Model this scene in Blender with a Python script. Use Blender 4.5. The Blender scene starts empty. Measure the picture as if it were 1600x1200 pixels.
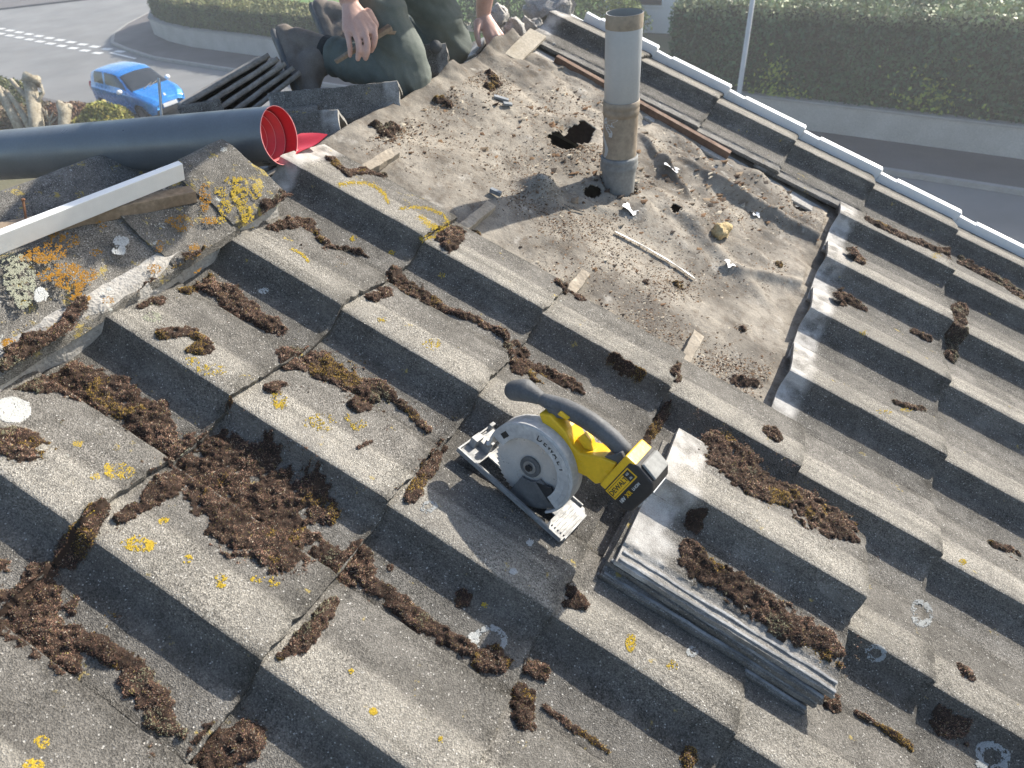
import bpy, bmesh, math, random
import numpy as np
from mathutils import Vector, Matrix
random.seed(7); rng = np.random.default_rng(7)
scene = bpy.context.scene
COL = scene.collection

# ------------------------------------------------------------------ camera, sky, sun, exposure
TH = math.radians(22.8)                       # roof pitch
EU = np.array([0, 1, 0.]); EV = np.array([math.cos(TH), 0, -math.sin(TH)]); EN = np.array([math.sin(TH), 0, math.cos(TH)])
CAM = np.array([1.16057675, -0.20818831, 0.58638561]); FPX = 1037.8
CX = np.array([0.88419655, 0.46209426, -0.06830346]); CY = np.array([0.25388498, -0.59815062, -0.7601041]); CZ = np.array([-0.3920955, 0.6547402, -0.64620151])
cam = bpy.data.objects.new('camera', bpy.data.cameras.new('camera')); COL.objects.link(cam)
cam.matrix_world = Matrix(((CX[0], -CY[0], -CZ[0], CAM[0]), (CX[1], -CY[1], -CZ[1], CAM[1]), (CX[2], -CY[2], -CZ[2], CAM[2]), (0, 0, 0, 1)))
cam.data.sensor_width = 36; cam.data.lens = FPX / 1600 * 36; cam.data.clip_start = .02; cam.data.clip_end = 2000
cam.data.dof.use_dof = True; cam.data.dof.focus_distance = 1.45; cam.data.dof.aperture_fstop = cam.data.lens / 3.2
scene.camera = cam
SUN_EL = math.radians(32.5); SUN_AZ = math.radians(22.9)   # azimuth from +Y towards +X
w = bpy.data.worlds.new('World'); scene.world = w; w.use_nodes = True
nt = w.node_tree; sky = nt.nodes.new('ShaderNodeTexSky'); sky.sky_type = 'NISHITA'; sky.sun_disc = False
sky.sun_elevation = SUN_EL; sky.sun_rotation = SUN_AZ; sky.altitude = 50; sky.dust_density = 1.6; sky.air_density = 1.1
nt.links.new(sky.outputs[0], nt.nodes['Background'].inputs[0]); nt.nodes['Background'].inputs[1].default_value = 0.15
sl = bpy.data.lights.new('sun', 'SUN'); sl.energy = 5.0; sl.angle = math.radians(.53); sl.color = (1, .94, .835)
sun = bpy.data.objects.new('sun', sl); COL.objects.link(sun)
sdir = Vector((math.sin(SUN_AZ) * math.cos(SUN_EL), math.cos(SUN_AZ) * math.cos(SUN_EL), math.sin(SUN_EL)))
sun.rotation_euler = sdir.to_track_quat('Z', 'Y').to_euler(); sun.location = (6, 14, 12)
vs = scene.view_settings; vs.view_transform = 'Standard'; vs.look = 'None'; vs.gamma = 1; vs.use_curve_mapping = False
vs.exposure = 0.76
GLARE_DENSITY = .0036  # density of the added volume that imitates lens glare
GZ = -6.3                                     # level of the road below the ridge

# ------------------------------------------------------------------ layout helpers
def ray(x, y): return CX * ((x - 800) / FPX) + CY * ((y - 600) / FPX) + CZ
def at(x, y, d): return CAM + ray(x, y) * d
def on_z(x, y, z):
    r = ray(x, y); return CAM + r * ((z - CAM[2]) / r[2])
def uv_of(x, y, h=0.):
    r = ray(x, y); o = CAM - h * EN; s = -(o @ EN) / (r @ EN); p = o + s * r
    return p @ EU, p @ EV, s
def uv_vec(x, y, h):
    r = np.asarray((np.asarray(x) - 800) / FPX)[:, None] * CX + np.asarray((np.asarray(y) - 600) / FPX)[:, None] * CY + CZ; o = CAM - np.asarray(h)[:, None] * EN
    s = -(o @ EN) / (r @ EN); p = o + s[:, None] * r; return p @ EU, p @ EV, s
def rw(u, v, h=0.): return u * EU + v * EV + h * EN
W, G, TL = .30, .32565, .41                   # tile cover width, gauge, length
TILT = .016 / G
PU = np.array([-.175, -.140, -.135, -.095, -.060, -.040, -.027, -.018, -.011, -.0015, .0025, .014, .040, .072, .080, .110, .140, .160, .165])
PH = np.array([-.057, -.057, -.0525, -.0525, -.0517, -.0495, -.0445, -.036, -.022, -.0012, 0.0, -.001, -.0060, -.0130, -.0165, -.0245, -.032, -.0375, -.0395])
PH = PH * .93
def prof(u): return np.interp(u, PU, PH)
def vnoise(x, y, seed=0):
    x = np.asarray(x, float); y = np.asarray(y, float)
    xi = np.floor(x).astype(np.int64); yi = np.floor(y).astype(np.int64); fx = x - xi; fy = y - yi
    fx = fx * fx * (3 - 2 * fx); fy = fy * fy * (3 - 2 * fy)
    def hsh(a, b):
        n = (a * 374761393 + b * 668265263 + seed * 1442695041) & 0x7fffffff
        n = ((n ^ (n >> 13)) * 1274126177) & 0x7fffffff
        return ((n ^ (n >> 16)) & 0xffff) / 65535.
    return (hsh(xi, yi) * (1 - fx) + hsh(xi + 1, yi) * fx) * (1 - fy) + (hsh(xi, yi + 1) * (1 - fx) + hsh(xi + 1, yi + 1) * fx) * fy
def fbm(x, y, seed=0, o=4):
    s = 0; a = .5
    for k in range(o): s = s + a * (vnoise(x * 2 ** k, y * 2 ** k, seed + k) - .5) * 2; a *= .5
    return s

# ------------------------------------------------------------------ materials
def new_mat(name):
    m = bpy.data.materials.new(name); m.use_nodes = True
    return m, m.node_tree, m.node_tree.nodes['Principled BSDF']
def N(nt, typ, **kw):
    n = nt.nodes.new('ShaderNode' + typ)
    for k, v in kw.items():
        if k == 'ins':
            for a, b in v.items(): n.inputs[a].default_value = b
        else: setattr(n, k, v)
    return n
def coords(nt, rnd=True, scale=1.):
    tc = N(nt, 'TexCoord'); out = tc.outputs['Object']
    if rnd:
        oi = N(nt, 'ObjectInfo'); mu = N(nt, 'Math', operation='MULTIPLY', ins={1: 53.7}); nt.links.new(oi.outputs['Random'], mu.inputs[0])
        ad = N(nt, 'VectorMath', operation='ADD'); nt.links.new(out, ad.inputs[0]); nt.links.new(mu.outputs[0], ad.inputs[1]); out = ad.outputs[0]
    return out
def noise(nt, vec, scale, detail=3, rough=.55):
    n = N(nt, 'TexNoise', ins={'Scale': scale, 'Detail': detail, 'Roughness': rough}); nt.links.new(vec, n.inputs['Vector']); return n.outputs['Fac']
def ramp(nt, fac, stops):
    r = N(nt, 'ValToRGB'); e = r.color_ramp.elements
    while len(e) < len(stops): e.new(.5)
    for i, (p, c) in enumerate(stops):
        e[i].position = p; e[i].color = (c, c, c, 1) if isinstance(c, (int, float)) else (*c, 1)
    nt.links.new(fac, r.inputs[0]); return r.outputs[0]
def mix(nt, fac, a, b, typ='MIX'):
    m = N(nt, 'Mix', data_type='RGBA', blend_type=typ)
    for sock, v in ((m.inputs[0], fac), (m.inputs[6], a), (m.inputs[7], b)):
        if isinstance(v, (int, float)): sock.default_value = v
        elif isinstance(v, tuple): sock.default_value = (*v, 1)
        else: nt.links.new(v, sock)
    return m.outputs[2]
def bump(nt, bs, h, dist, strength=1.):
    b = N(nt, 'Bump', ins={'Strength': strength, 'Distance': dist}); nt.links.new(h, b.inputs['Height']); nt.links.new(b.outputs[0], bs.inputs['Normal'])
def mottled(name, c1, c2, scale=8, rough=.8, fine=120, fstr=.25, bdist=.001, metallic=0., spec=.4, rnd=True, coat=0.):
    m, nt, bs = new_mat(name); v = coords(nt, rnd)
    base = mix(nt, ramp(nt, noise(nt, v, scale, 4), [(.3, 0.), (.7, 1.)]), c1, c2)
    f = noise(nt, v, fine, 3)
    base = mix(nt, fstr, base, ramp(nt, f, [(.25, .12), (.75, 1.)]), 'MULTIPLY')
    nt.links.new(base, bs.inputs['Base Color'])
    rr = ramp(nt, noise(nt, v, scale * 2.3, 3), [(.3, max(.05, rough - .12)), (.7, min(1., rough + .1))]); nt.links.new(rr, bs.inputs['Roughness'])
    bs.inputs['Metallic'].default_value = metallic; bs.inputs['Specular IOR Level'].default_value = spec
    if coat: bs.inputs['Coat Weight'].default_value = coat; bs.inputs['Coat Roughness'].default_value = .06
    if bdist: bump(nt, bs, f, bdist)
    return m
def attr_mat(name, rough=.9, fine=400, fstr=.35, bdist=.0006, spec=.2, sub=0.):
    m, nt, bs = new_mat(name); v = coords(nt, False)
    a = N(nt, 'Attribute', attribute_name='tint'); f = noise(nt, v, fine, 2)
    nt.links.new(mix(nt, fstr, a.outputs['Color'], ramp(nt, f, [(.3, .25), (.7, 1.)]), 'MULTIPLY'), bs.inputs['Base Color'])
    bs.inputs['Roughness'].default_value = rough; bs.inputs['Specular IOR Level'].default_value = spec
    if bdist: bump(nt, bs, f, bdist)
    return m
def tile_material(name, tone=1., lich=0.):
    m, nt, bs = new_mat(name); v = coords(nt)
    t = lambda c: tuple(x * tone for x in c)
    wear = N(nt, 'Attribute', attribute_name='wear').outputs['Fac']; clean = N(nt, 'Attribute', attribute_name='clean').outputs['Fac']
    base = mix(nt, ramp(nt, noise(nt, v, 9, 5, .6), [(.32, 0.), (.68, 1.)]), t((.146, .136, .121)), t((.217, .202, .180)))
    base = mix(nt, ramp(nt, noise(nt, v, 28, 4, .6), [(.45, 0.), (.75, .55)]), base, t((.075, .069, .06)))
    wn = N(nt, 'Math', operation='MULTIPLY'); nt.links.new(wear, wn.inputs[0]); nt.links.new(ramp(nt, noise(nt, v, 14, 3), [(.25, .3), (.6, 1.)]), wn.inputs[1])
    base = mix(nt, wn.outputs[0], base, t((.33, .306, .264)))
    dirt = N(nt, 'Attribute', attribute_name='dirt').outputs['Fac']; dm = N(nt, 'Math', operation='MULTIPLY'); nt.links.new(dirt, dm.inputs[0]); nt.links.new(ramp(nt, noise(nt, v, 22, 5, .65), [(.36, 0.), (.62, .85)]), dm.inputs[1])
    base = mix(nt, dm.outputs[0], base, t((.055, .05, .042)))
    oi = N(nt, 'ObjectInfo'); base = mix(nt, 1., base, ramp(nt, oi.outputs['Random'], [(0., .80), (1., 1.18)]), 'MULTIPLY')
    mp = N(nt, 'Mapping'); mp.inputs['Scale'].default_value = (2.2, 46., 46.); nt.links.new(v, mp.inputs['Vector'])
    base = mix(nt, ramp(nt, noise(nt, mp.outputs[0], 1., 4, .6), [(.50, 0.), (.72, .5)]), base, t((.07, .066, .058)))
    # exposed aggregate: dark pits and pale grains
    vo = N(nt, 'TexVoronoi', ins={'Scale': 520., 'Randomness': 1.}); nt.links.new(v, vo.inputs['Vector'])
    sep = N(nt, 'SeparateColor'); nt.links.new(vo.outputs['Color'], sep.inputs[0])
    base = mix(nt, ramp(nt, noise(nt, v, 11, 3), [(.3, .4), (.65, .95)]), base, ramp(nt, sep.outputs[0], [(0., .28), (.25, .62), (.6, 1.), (1., 1.5)]), 'MULTIPLY')
    base = mix(nt, ramp(nt, sep.outputs[1], [(.982, 0.), (.99, .6)]), base, (.62, .6, .56))
    fn = noise(nt, v, 620, 2)
    base = mix(nt, .55, base, ramp(nt, fn, [(.3, .3), (.7, 1.35)]), 'MULTIPLY')
    # pale unweathered head of the tile, once covered by the course above
    cn = N(nt, 'Math', operation='MULTIPLY'); nt.links.new(clean, cn.inputs[0]); nt.links.new(ramp(nt, noise(nt, v, 16, 4), [(.38, .15), (.58, .95)]), cn.inputs[1])
    base = mix(nt, cn.outputs[0], base, mix(nt, .45, mix(nt, noise(nt, v, 34, 5, .65), (.27, .25, .225), (.66, .64, .605)), ramp(nt, fn, [(.3, .45), (.7, 1.25)]), 'MULTIPLY'))
    # crustose lichen freckles
    l1 = ramp(nt, noise(nt, v, 21, 6, .7), [(.655 - lich, 0.), (.70 - lich, .85)])
    base = mix(nt, l1, base, mix(nt, noise(nt, v, 90, 3), (.30, .20, .03), (.44, .36, .12)))
    l2 = ramp(nt, noise(nt, v, 34, 5, .65), [(.70 - lich * .8, 0.), (.74 - lich * .8, .7)])
    base = mix(nt, l2, base, (.50, .51, .47))
    nt.links.new(base, bs.inputs['Base Color'])
    bs.inputs['Roughness'].default_value = .93; bs.inputs['Specular IOR Level'].default_value = .25
    hh = N(nt, 'Math', operation='ADD'); nt.links.new(fn, hh.inputs[0]); nt.links.new(vo.outputs['Distance'], hh.inputs[1])
    bump(nt, bs, hh.outputs[0], .0016, .9)
    st = N(nt, 'MapRange', ins={1: 0., 2: 1., 3: .9, 4: .4}); nt.links.new(clean, st.inputs[0]); bn = [n_ for n_ in nt.nodes if n_.bl_idname == 'ShaderNodeBump'][0]; nt.links.new(st.outputs[0], bn.inputs['Strength'])
    return m
M = {}
M['tile'] = tile_material('weathered_concrete_tile'); M['cap'] = tile_material('lichened_ridge_concrete', 1.0, .075)
M['moss'] = attr_mat('dry_moss', .95, 500, .25, .0003); M['lichen'] = attr_mat('lichen_crust', .95, 700, .35); M['debris'] = attr_mat('crumb_debris', .95, 300, .5)
M['leaf'] = attr_mat('leaf', .6, 20, .2, 0, .35)
M['mortar'] = mottled('old_mortar', (.36, .34, .31), (.52, .49, .45), 9, .95, 160, .5, .004)
M['timber_old'] = mottled('weathered_timber', (.24, .17, .11), (.36, .28, .2), 18, .85, 90, .5, .001)
M['timber_pale'] = mottled('pale_batten', (.46, .39, .29), (.6, .53, .42), 16, .8, 120, .35, .001)
M['timber_dusty'] = mottled('dusty_batten', (.30, .25, .19), (.45, .39, .31), 20, .9, 90, .5, .002)
M['timber_red'] = mottled('red_brown_timber', (.13, .072, .048), (.22, .135, .09), 14, .85, 90, .5, .001)
M['paint_white'] = mottled('white_paint', (.74, .735, .72), (.82, .815, .80), 5, .45, 60, .08, .0003)
M['pvc_white'] = mottled('white_plastic', (.78, .78, .77), (.83, .83, .82), 6, .35, 80, .06, .0002)
M['steel'] = mottled('galvanised_steel', (.36, .37, .38), (.52, .53, .54), 30, .42, 200, .3, .0003, .85)
M['rust'] = mottled('rusty_iron', (.16, .07, .035), (.28, .13, .06), 60, .8, 300, .4, .0005)
M['black'] = mottled('black_plastic', (.012, .012, .013), (.03, .03, .032), 20, .5, 200, .2, .0003)
M['rubber'] = mottled('charcoal_rubber', (.075, .077, .08), (.14, .141, .142), 25, .62, 260, .35, .0005)
M['yellow'] = mottled('yellow_tool_plastic', (.72, .42, .012), (.80, .50, .02), 12, .36, 150, .18, .0003)
M['alu'] = mottled('scuffed_cast_alloy', (.22, .22, .22), (.38, .38, .37), 26, .66, 150, .35, .0006, .4)
M['guard'] = mottled('scuffed_silver_guard', (.40, .40, .40), (.60, .60, .59), 22, .5, 120, .35, .0006, .15)
M['blade'] = mottled('saw_blade_steel', (.55, .53, .5), (.72, .7, .67), 10, .33, 300, .15, .0001, .45)
M['ink'] = mottled('black_print', (.015, .015, .015), (.025, .025, .025), 20, .6, 100, .1, 0)
M['ink_pale'] = mottled('grey_print', (.5, .5, .48), (.6, .6, .58), 20, .6, 100, .1, 0)
M['roll_out'] = mottled('grey_membrane', (.105, .112, .12), (.14, .148, .155), 6, .38, 220, .2, .0003, 0, .7)
M['roll_in'] = mottled('red_membrane', (.52, .018, .028), (.62, .03, .045), 6, .45, 200, .12, .0003)
M['roll_edge'] = mottled('pink_cut_edge', (.68, .22, .22), (.76, .32, .32), 10, .6, 100, .1, 0)
M['skin'] = mottled('skin', (.52, .31, .245), (.62, .40, .33), 26, .5, 300, .15, .0004)
M['trouser'] = mottled('grey_green_cotton', (.11, .128, .114), (.16, .178, .158), 14, .9, 600, .35, .0006)
M['shirt'] = mottled('navy_cotton', (.03, .035, .05), (.045, .05, .07), 10, .9, 400, .3, .0006)
M['boot'] = mottled('brown_grey_suede', (.16, .135, .115), (.24, .205, .175), 22, .9, 300, .35, .0008)
M['sock'] = mottled('black_sock', (.02, .02, .02), (.035, .035, .035), 30, .95, 500, .4, .0006)
M['hair'] = mottled('brown_hair', (.05, .03, .018), (.09, .055, .03), 60, .6, 300, .4, .001)
M['asphalt'] = mottled('asphalt', (.185, .182, .176), (.25, .245, .237), .5, .8, 60, .25, .002, rnd=False)
M['asphalt_dark'] = mottled('pavement_asphalt', (.115, .105, .103), (.165, .15, .145), .5, .9, 50, .3, .002, rnd=False)
M['kerb'] = mottled('kerb_stone', (.30, .29, .27), (.38, .37, .35), 3, .9, 60, .3, .002)
M['roadpaint'] = mottled('road_paint', (.68, .68, .66), (.8, .8, .78), 3, .7, 40, .25, 0)
M['wallstone'] = mottled('rendered_wall', (.40, .385, .355), (.5, .485, .45), 1.6, .95, 40, .35, .004)
M['grass'] = mottled('lawn', (.10, .20, .035), (.16, .28, .055), .8, .9, 22, .45, .01, rnd=False)
M['soil'] = mottled('garden_soil', (.16, .115, .08), (.24, .19, .13), .9, .95, 20, .4, .01, rnd=False)
M['verge_grass'] = mottled('rough_grass', (.10, .12, .045), (.2, .165, .1), .25, .95, 12, .4, .01, rnd=False)
M['bark_pale'] = mottled('pale_cut_wood', (.28, .23, .155), (.58, .51, .38), 7, .85, 24, .6, .02)
M['bark'] = mottled('bark', (.12, .095, .07), (.2, .16, .12), 6, .9, 40, .4, .004)
M['render_white'] = mottled('white_render', (.74, .74, .73), (.82, .82, .81), .8, .85, 30, .12, .001)
M['glass_dark'] = mottled('dark_glass', (.02, .025, .03), (.035, .04, .045), 2, .08, 30, .05, 0, 0, .6)
M['slate_roof'] = mottled('grey_blue_slates', (.22, .25, .29), (.3, .33, .37), 2, .7, 20, .3, .003)
M['void'] = mottled('dark_loft_board', (.05, .042, .035), (.08, .07, .055), 4, .95, 30, .3, .002)
M['car_blue'] = mottled('blue_car_paint', (.008, .21, .60), (.012, .235, .64), 2, .28, 40, .03, 0, .35, .5, coat=1.)
M['lamp_clear'] = mottled('clear_headlight', (.72, .74, .76), (.82, .84, .86), 12, .12, 60, .1, 0, .3)
M['red_lens'] = mottled('red_lens', (.5, .02, .02), (.6, .03, .03), 12, .2, 60, .1, 0)
M['tyre'] = mottled('tyre_rubber', (.018, .018, .018), (.03, .03, .03), 20, .85, 80, .3, .001)
M['foam'] = mottled('yellowed_foam', (.50, .36, .17), (.64, .50, .28), 30, .95, 140, .5, .004)
M['pipe_grey'] = mottled('grey_vent_pipe', (.36, .375, .385), (.42, .435, .445), 4, .42, 120, .08, .0003)
M['pipe_brown'] = mottled('stained_pipe', (.25, .195, .14), (.35, .29, .22), 12, .6, 70, .4, .0006)
M['pipe_collar'] = mottled('dusty_collar', (.20, .20, .195), (.30, .30, .285), 14, .75, 100, .35, .0008)
M['rib'] = mottled('bare_concrete_rib', (.13, .132, .135), (.40, .40, .40), 22, .9, 160, .5, .002)
M['slab'] = mottled('grey_brown_tile', (.24, .21, .185), (.42, .38, .335), 16, .92, 120, .5, .002)
M['paper'] = mottled('white_scrap', (.74, .73, .71), (.82, .81, .8), 10, .7, 100, .12, .0005)
M['slate_bit'] = mottled('blue_grey_slate', (.16, .18, .2), (.25, .27, .29), 20, .6, 160, .3, .001)
def felt_material():
    m, nt, bs = new_mat('dusty_roofing_felt'); v = coords(nt, False)
    dust = ramp(nt, noise(nt, v, 5.5, 6, .62), [(.38, 0.), (.60, 1.)])
    base = mix(nt, dust, (.140, .125, .107), (.335, .300, .250))
    base = mix(nt, ramp(nt, noise(nt, v, 30, 5, .7), [(.50, 0.), (.68, .7)]), base, (.125, .098, .074))
    base = mix(nt, ramp(nt, noise(nt, v, 17, 3, .6), [(.62, 0.), (.72, .5)]), base, (.50, .47, .42))
    f = noise(nt, v, 420, 3); base = mix(nt, .4, base, ramp(nt, f, [(.3, .35), (.7, 1.2)]), 'MULTIPLY')
    nt.links.new(base, bs.inputs['Base Color']); bs.inputs['Roughness'].default_value = .95; bs.inputs['Specular IOR Level'].default_value = .15
    g = noise(nt, v, 90, 5, .65); ad = N(nt, 'Math', operation='MULTIPLY_ADD', ins={1: .35}); nt.links.new(f, ad.inputs[0]); nt.links.new(g, ad.inputs[2])
    bump(nt, bs, ad.outputs[0], .0032, .8); return m
M['felt'] = felt_material()

# ------------------------------------------------------------------ object helpers
def setp(o, label=None, cat=None, group=None, kind=None):
    for k, v in (('label', label), ('category', cat), ('group', group), ('kind', kind)):
        if v: o[k] = v
    return o
def link(name, me, mat=None, parent=None, smooth=False):
    o = bpy.data.objects.new(name, me); COL.objects.link(o)
    if mat is not None and not me.materials: me.materials.append(M[mat] if isinstance(mat, str) else mat)
    if smooth:
        for p in me.polygons: p.use_smooth = True
    if parent: o.parent = parent
    return o
def empty(name, loc=(0, 0, 0), mat=None):
    o = bpy.data.objects.new(name, None); COL.objects.link(o); o.location = loc; o.empty_display_size = .05
    if mat is not None: o.matrix_world = mat
    return o
def frame(xa, ya, za, o):
    return Matrix(((xa[0], ya[0], za[0], o[0]), (xa[1], ya[1], za[1], o[1]), (xa[2], ya[2], za[2], o[2]), (0, 0, 0, 1)))
def nrm(a): a = np.asarray(a, float); return a / (np.linalg.norm(a) + 1e-12)
class MB:
    def __init__(s): s.v = []; s.f = []; s.c = []
    def add(s, vs, fs, col=None):
        b = len(s.v); s.v += [tuple(map(float, p)) for p in vs]; s.f += [tuple(i + b for i in f) for f in fs]
        if col is not None: s.c += [col] * len(vs)
        return s
    def box(s, lo, hi, M4=None):
        x0, y0, z0 = lo; x1, y1, z1 = hi
        vs = [(x0, y0, z0), (x1, y0, z0), (x1, y1, z0), (x0, y1, z0), (x0, y0, z1), (x1, y0, z1), (x1, y1, z1), (x0, y1, z1)]
        if M4 is not None: vs = [M4 @ Vector(p) for p in vs]
        return s.add(vs, [(0, 3, 2, 1), (4, 5, 6, 7), (0, 1, 5, 4), (1, 2, 6, 5), (2, 3, 7, 6), (3, 0, 4, 7)])
    def bar(s, a, b, w, t, up=(0, 0, 1), w2=None, t2=None):
        a = np.asarray(a, float); b = np.asarray(b, float); d = nrm(b - a); sd = nrm(np.cross(d, up)); uu = np.cross(sd, d)
        w2 = w if w2 is None else w2; t2 = t if t2 is None else t2
        vs = [a - sd * w / 2 - uu * t / 2, a + sd * w / 2 - uu * t / 2, a + sd * w / 2 + uu * t / 2, a - sd * w / 2 + uu * t / 2,
              b - sd * w2 / 2 - uu * t2 / 2, b + sd * w2 / 2 - uu * t2 / 2, b + sd * w2 / 2 + uu * t2 / 2, b - sd * w2 / 2 + uu * t2 / 2]
        return s.add(vs, [(0, 1, 2, 3), (7, 6, 5, 4), (0, 4, 5, 1), (1, 5, 6, 2), (2, 6, 7, 3), (3, 7, 4, 0)])
    def tube(s, pts, rads, n=12, cap=True, sq=(1, 1), up=(0, 0, 1)):
        pts = [np.asarray(p, float) for p in pts]; b = len(s.v)
        if isinstance(rads, (int, float)): rads = [rads] * len(pts)
        for i, p in enumerate(pts):
            d = nrm(pts[min(i + 1, len(pts) - 1)] - pts[max(i - 1, 0)])
            sd = np.cross(d, up)
            if np.linalg.norm(sd) < 1e-3: sd = np.cross(d, (1, 0, .1))
            sd = nrm(sd); uu = np.cross(sd, d)
            for k in range(n):
                a = 2 * math.pi * k / n; s.v.append(tuple(p + rads[i] * (sd * math.cos(a) * sq[0] + uu * math.sin(a) * sq[1])))
        for i in range(len(pts) - 1):
            for k in range(n):
                a0 = b + i * n + k; a1 = b + i * n + (k + 1) % n; s.f.append((a0, a1, a1 + n, a0 + n))
        if cap: s.f.append(tuple(b + k for k in reversed(range(n)))); s.f.append(tuple(b + (len(pts) - 1) * n + k for k in range(n)))
        return s
    def ball(s, c, r, n=10, m=7):
        c = np.asarray(c, float); r = np.ones(3) * r if np.isscalar(r) else np.asarray(r, float); b = len(s.v)
        s.v.append(tuple(c + r * (0, 0, 1)))
        for i in range(1, m):
            t = math.pi * i / m
            for k in range(n):
                a = 2 * math.pi * k / n; s.v.append(tuple(c + r * (math.sin(t) * math.cos(a), math.sin(t) * math.sin(a), math.cos(t))))
        s.v.append(tuple(c - r * (0, 0, 1))); e = len(s.v) - 1
        for k in range(n):
            s.f.append((b, b + 1 + k, b + 1 + (k + 1) % n)); s.f.append((e, b + 1 + (m - 2) * n + (k + 1) % n, b + 1 + (m - 2) * n + k))
        for i in range(m - 2):
            for k in range(n):
                a0 = b + 1 + i * n + k; a1 = b + 1 + i * n + (k + 1) % n; s.f.append((a0, a0 + n, a1 + n, a1))
        return s
    def caps(s, pts, rads, n=10):                      # chain of tapered capsules
        for p, r in zip(pts, rads): s.ball(p, r, n, 8)
        for i in range(len(pts) - 1): s.tube([pts[i], pts[i + 1]], [rads[i], rads[i + 1]], n)
        return s
    def lathe(s, prof_, n=32, a0=0., a1=2 * math.pi):  # (r, z) about z
        b = len(s.v); closed = abs(a1 - a0 - 2 * math.pi) < 1e-6; k = n if closed else n + 1
        for r, z in prof_:
            for i in range(k):
                a = a0 + (a1 - a0) * i / n; s.v.append((r * math.cos(a), r * math.sin(a), z))
        for j in range(len(prof_) - 1):
            for i in range(n):
                p, q = b + j * k + i, b + j * k + (i + 1) % k; s.f.append((p, q, q + k, p + k))
        return s
    def prism(s, poly, z0, z1):
        n = len(poly); b = len(s.v); s.v += [(x, y, z0) for x, y in poly] + [(x, y, z1) for x, y in poly]
        s.f += [tuple(b + i for i in reversed(range(n))), tuple(b + n + i for i in range(n))]
        s.f += [(b + i, b + (i + 1) % n, b + n + (i + 1) % n, b + n + i) for i in range(n)]
        return s
    def mesh(s, name, bevel=0., seg=2):
        me = bpy.data.meshes.new(name); me.from_pydata(s.v, [], s.f); me.update()
        if bevel:
            bm = bmesh.new(); bm.from_mesh(me); ed = [e for e in bm.edges if len(e.link_faces) == 2 and e.calc_face_angle(0) > .5]
            bmesh.ops.bevel(bm, geom=ed, offset=bevel, segments=seg, affect='EDGES', profile=.6, clamp_overlap=True); bm.to_mesh(me); bm.free()
        if s.c:
            a = me.color_attributes.new('tint', 'FLOAT_COLOR', 'POINT'); a.data.foreach_set('color', np.array([(*c, 1) for c in s.c], np.float32).ravel())
        return me
    def build(s, name, mat, parent=None, smooth=False, bevel=0., seg=2):
        return link(name, s.mesh(name, bevel, seg), mat, parent, smooth)
def np_mesh(name, verts, faces, tint=None, attrs=None):
    me = bpy.data.meshes.new(name); verts = np.asarray(verts, np.float32); faces = np.asarray(faces, np.int32); k = faces.shape[1]
    me.vertices.add(len(verts)); me.vertices.foreach_set('co', verts.ravel()); me.loops.add(faces.size); me.loops.foreach_set('vertex_index', faces.ravel())
    me.polygons.add(len(faces)); me.polygons.foreach_set('loop_start', np.arange(0, faces.size, k, dtype=np.int32)); me.update(calc_edges=True); me.validate()
    if tint is not None:
        a = me.color_attributes.new('tint', 'FLOAT_COLOR', 'POINT'); a.data.foreach_set('color', np.c_[tint, np.ones(len(tint))].astype(np.float32).ravel())
    for nme, arr in (attrs or {}).items():
        a = me.attributes.new(nme, 'FLOAT', 'POINT'); a.data.foreach_set('value', np.asarray(arr, np.float32))
    return me
def rough_up(o, amp, scale, seed=0):
    me = o.data; n = len(me.vertices); co = np.empty(n * 3); me.vertices.foreach_get('co', co); co = co.reshape(-1, 3)
    d = np.c_[fbm(co[:, 0] * scale + co[:, 2] * scale * .7, co[:, 1] * scale + 3, seed), fbm(co[:, 1] * scale + 9, co[:, 2] * scale + co[:, 0] * scale * .6, seed + 11), fbm(co[:, 2] * scale + 5, co[:, 0] * scale + co[:, 1] * scale * .8, seed + 23)]
    me.vertices.foreach_set('co', (co + d * amp).ravel()); me.update()
def remesh(o, voxel, smooth_it=4):
    md = o.modifiers.new('r', 'REMESH'); md.mode = 'VOXEL'; md.voxel_size = voxel
    sm = o.modifiers.new('s', 'SMOOTH'); sm.iterations = smooth_it; sm.factor = .5
    dg = bpy.context.evaluated_depsgraph_get(); me = bpy.data.meshes.new_from_object(o.evaluated_get(dg)); o.modifiers.clear()
    old = o.data; me.materials.clear(); me.materials.append(old.materials[0]); o.data = me
    for p in me.polygons: p.use_smooth = True
def lettering(name, txt, size, mat, parent, M4, ext=.0002):
    cu = bpy.data.curves.new(name, 'FONT'); cu.body = txt; cu.size = size; cu.extrude = ext; cu.align_x = 'CENTER'; cu.align_y = 'CENTER'; cu.offset = size * .02
    t = bpy.data.objects.new(name, cu); COL.objects.link(t); dg = bpy.context.evaluated_depsgraph_get()
    me = bpy.data.meshes.new_from_object(t.evaluated_get(dg)); bpy.data.objects.remove(t); o = link(name, me, mat, parent); o.matrix_local = M4; return o
def lump(name, mat, c, r, seed, parent=None, amp=.35, n=16):
    b = MB(); b.ball((0, 0, 0), r, n, n - 4); o = b.build(name, mat, parent, True); rr = float(np.mean(r)); rough_up(o, rr * amp, 1.1 / rr, seed); rough_up(o, rr * amp * .35, 4 / rr, seed + 5)
    o.location = tuple(c); return o

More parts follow.
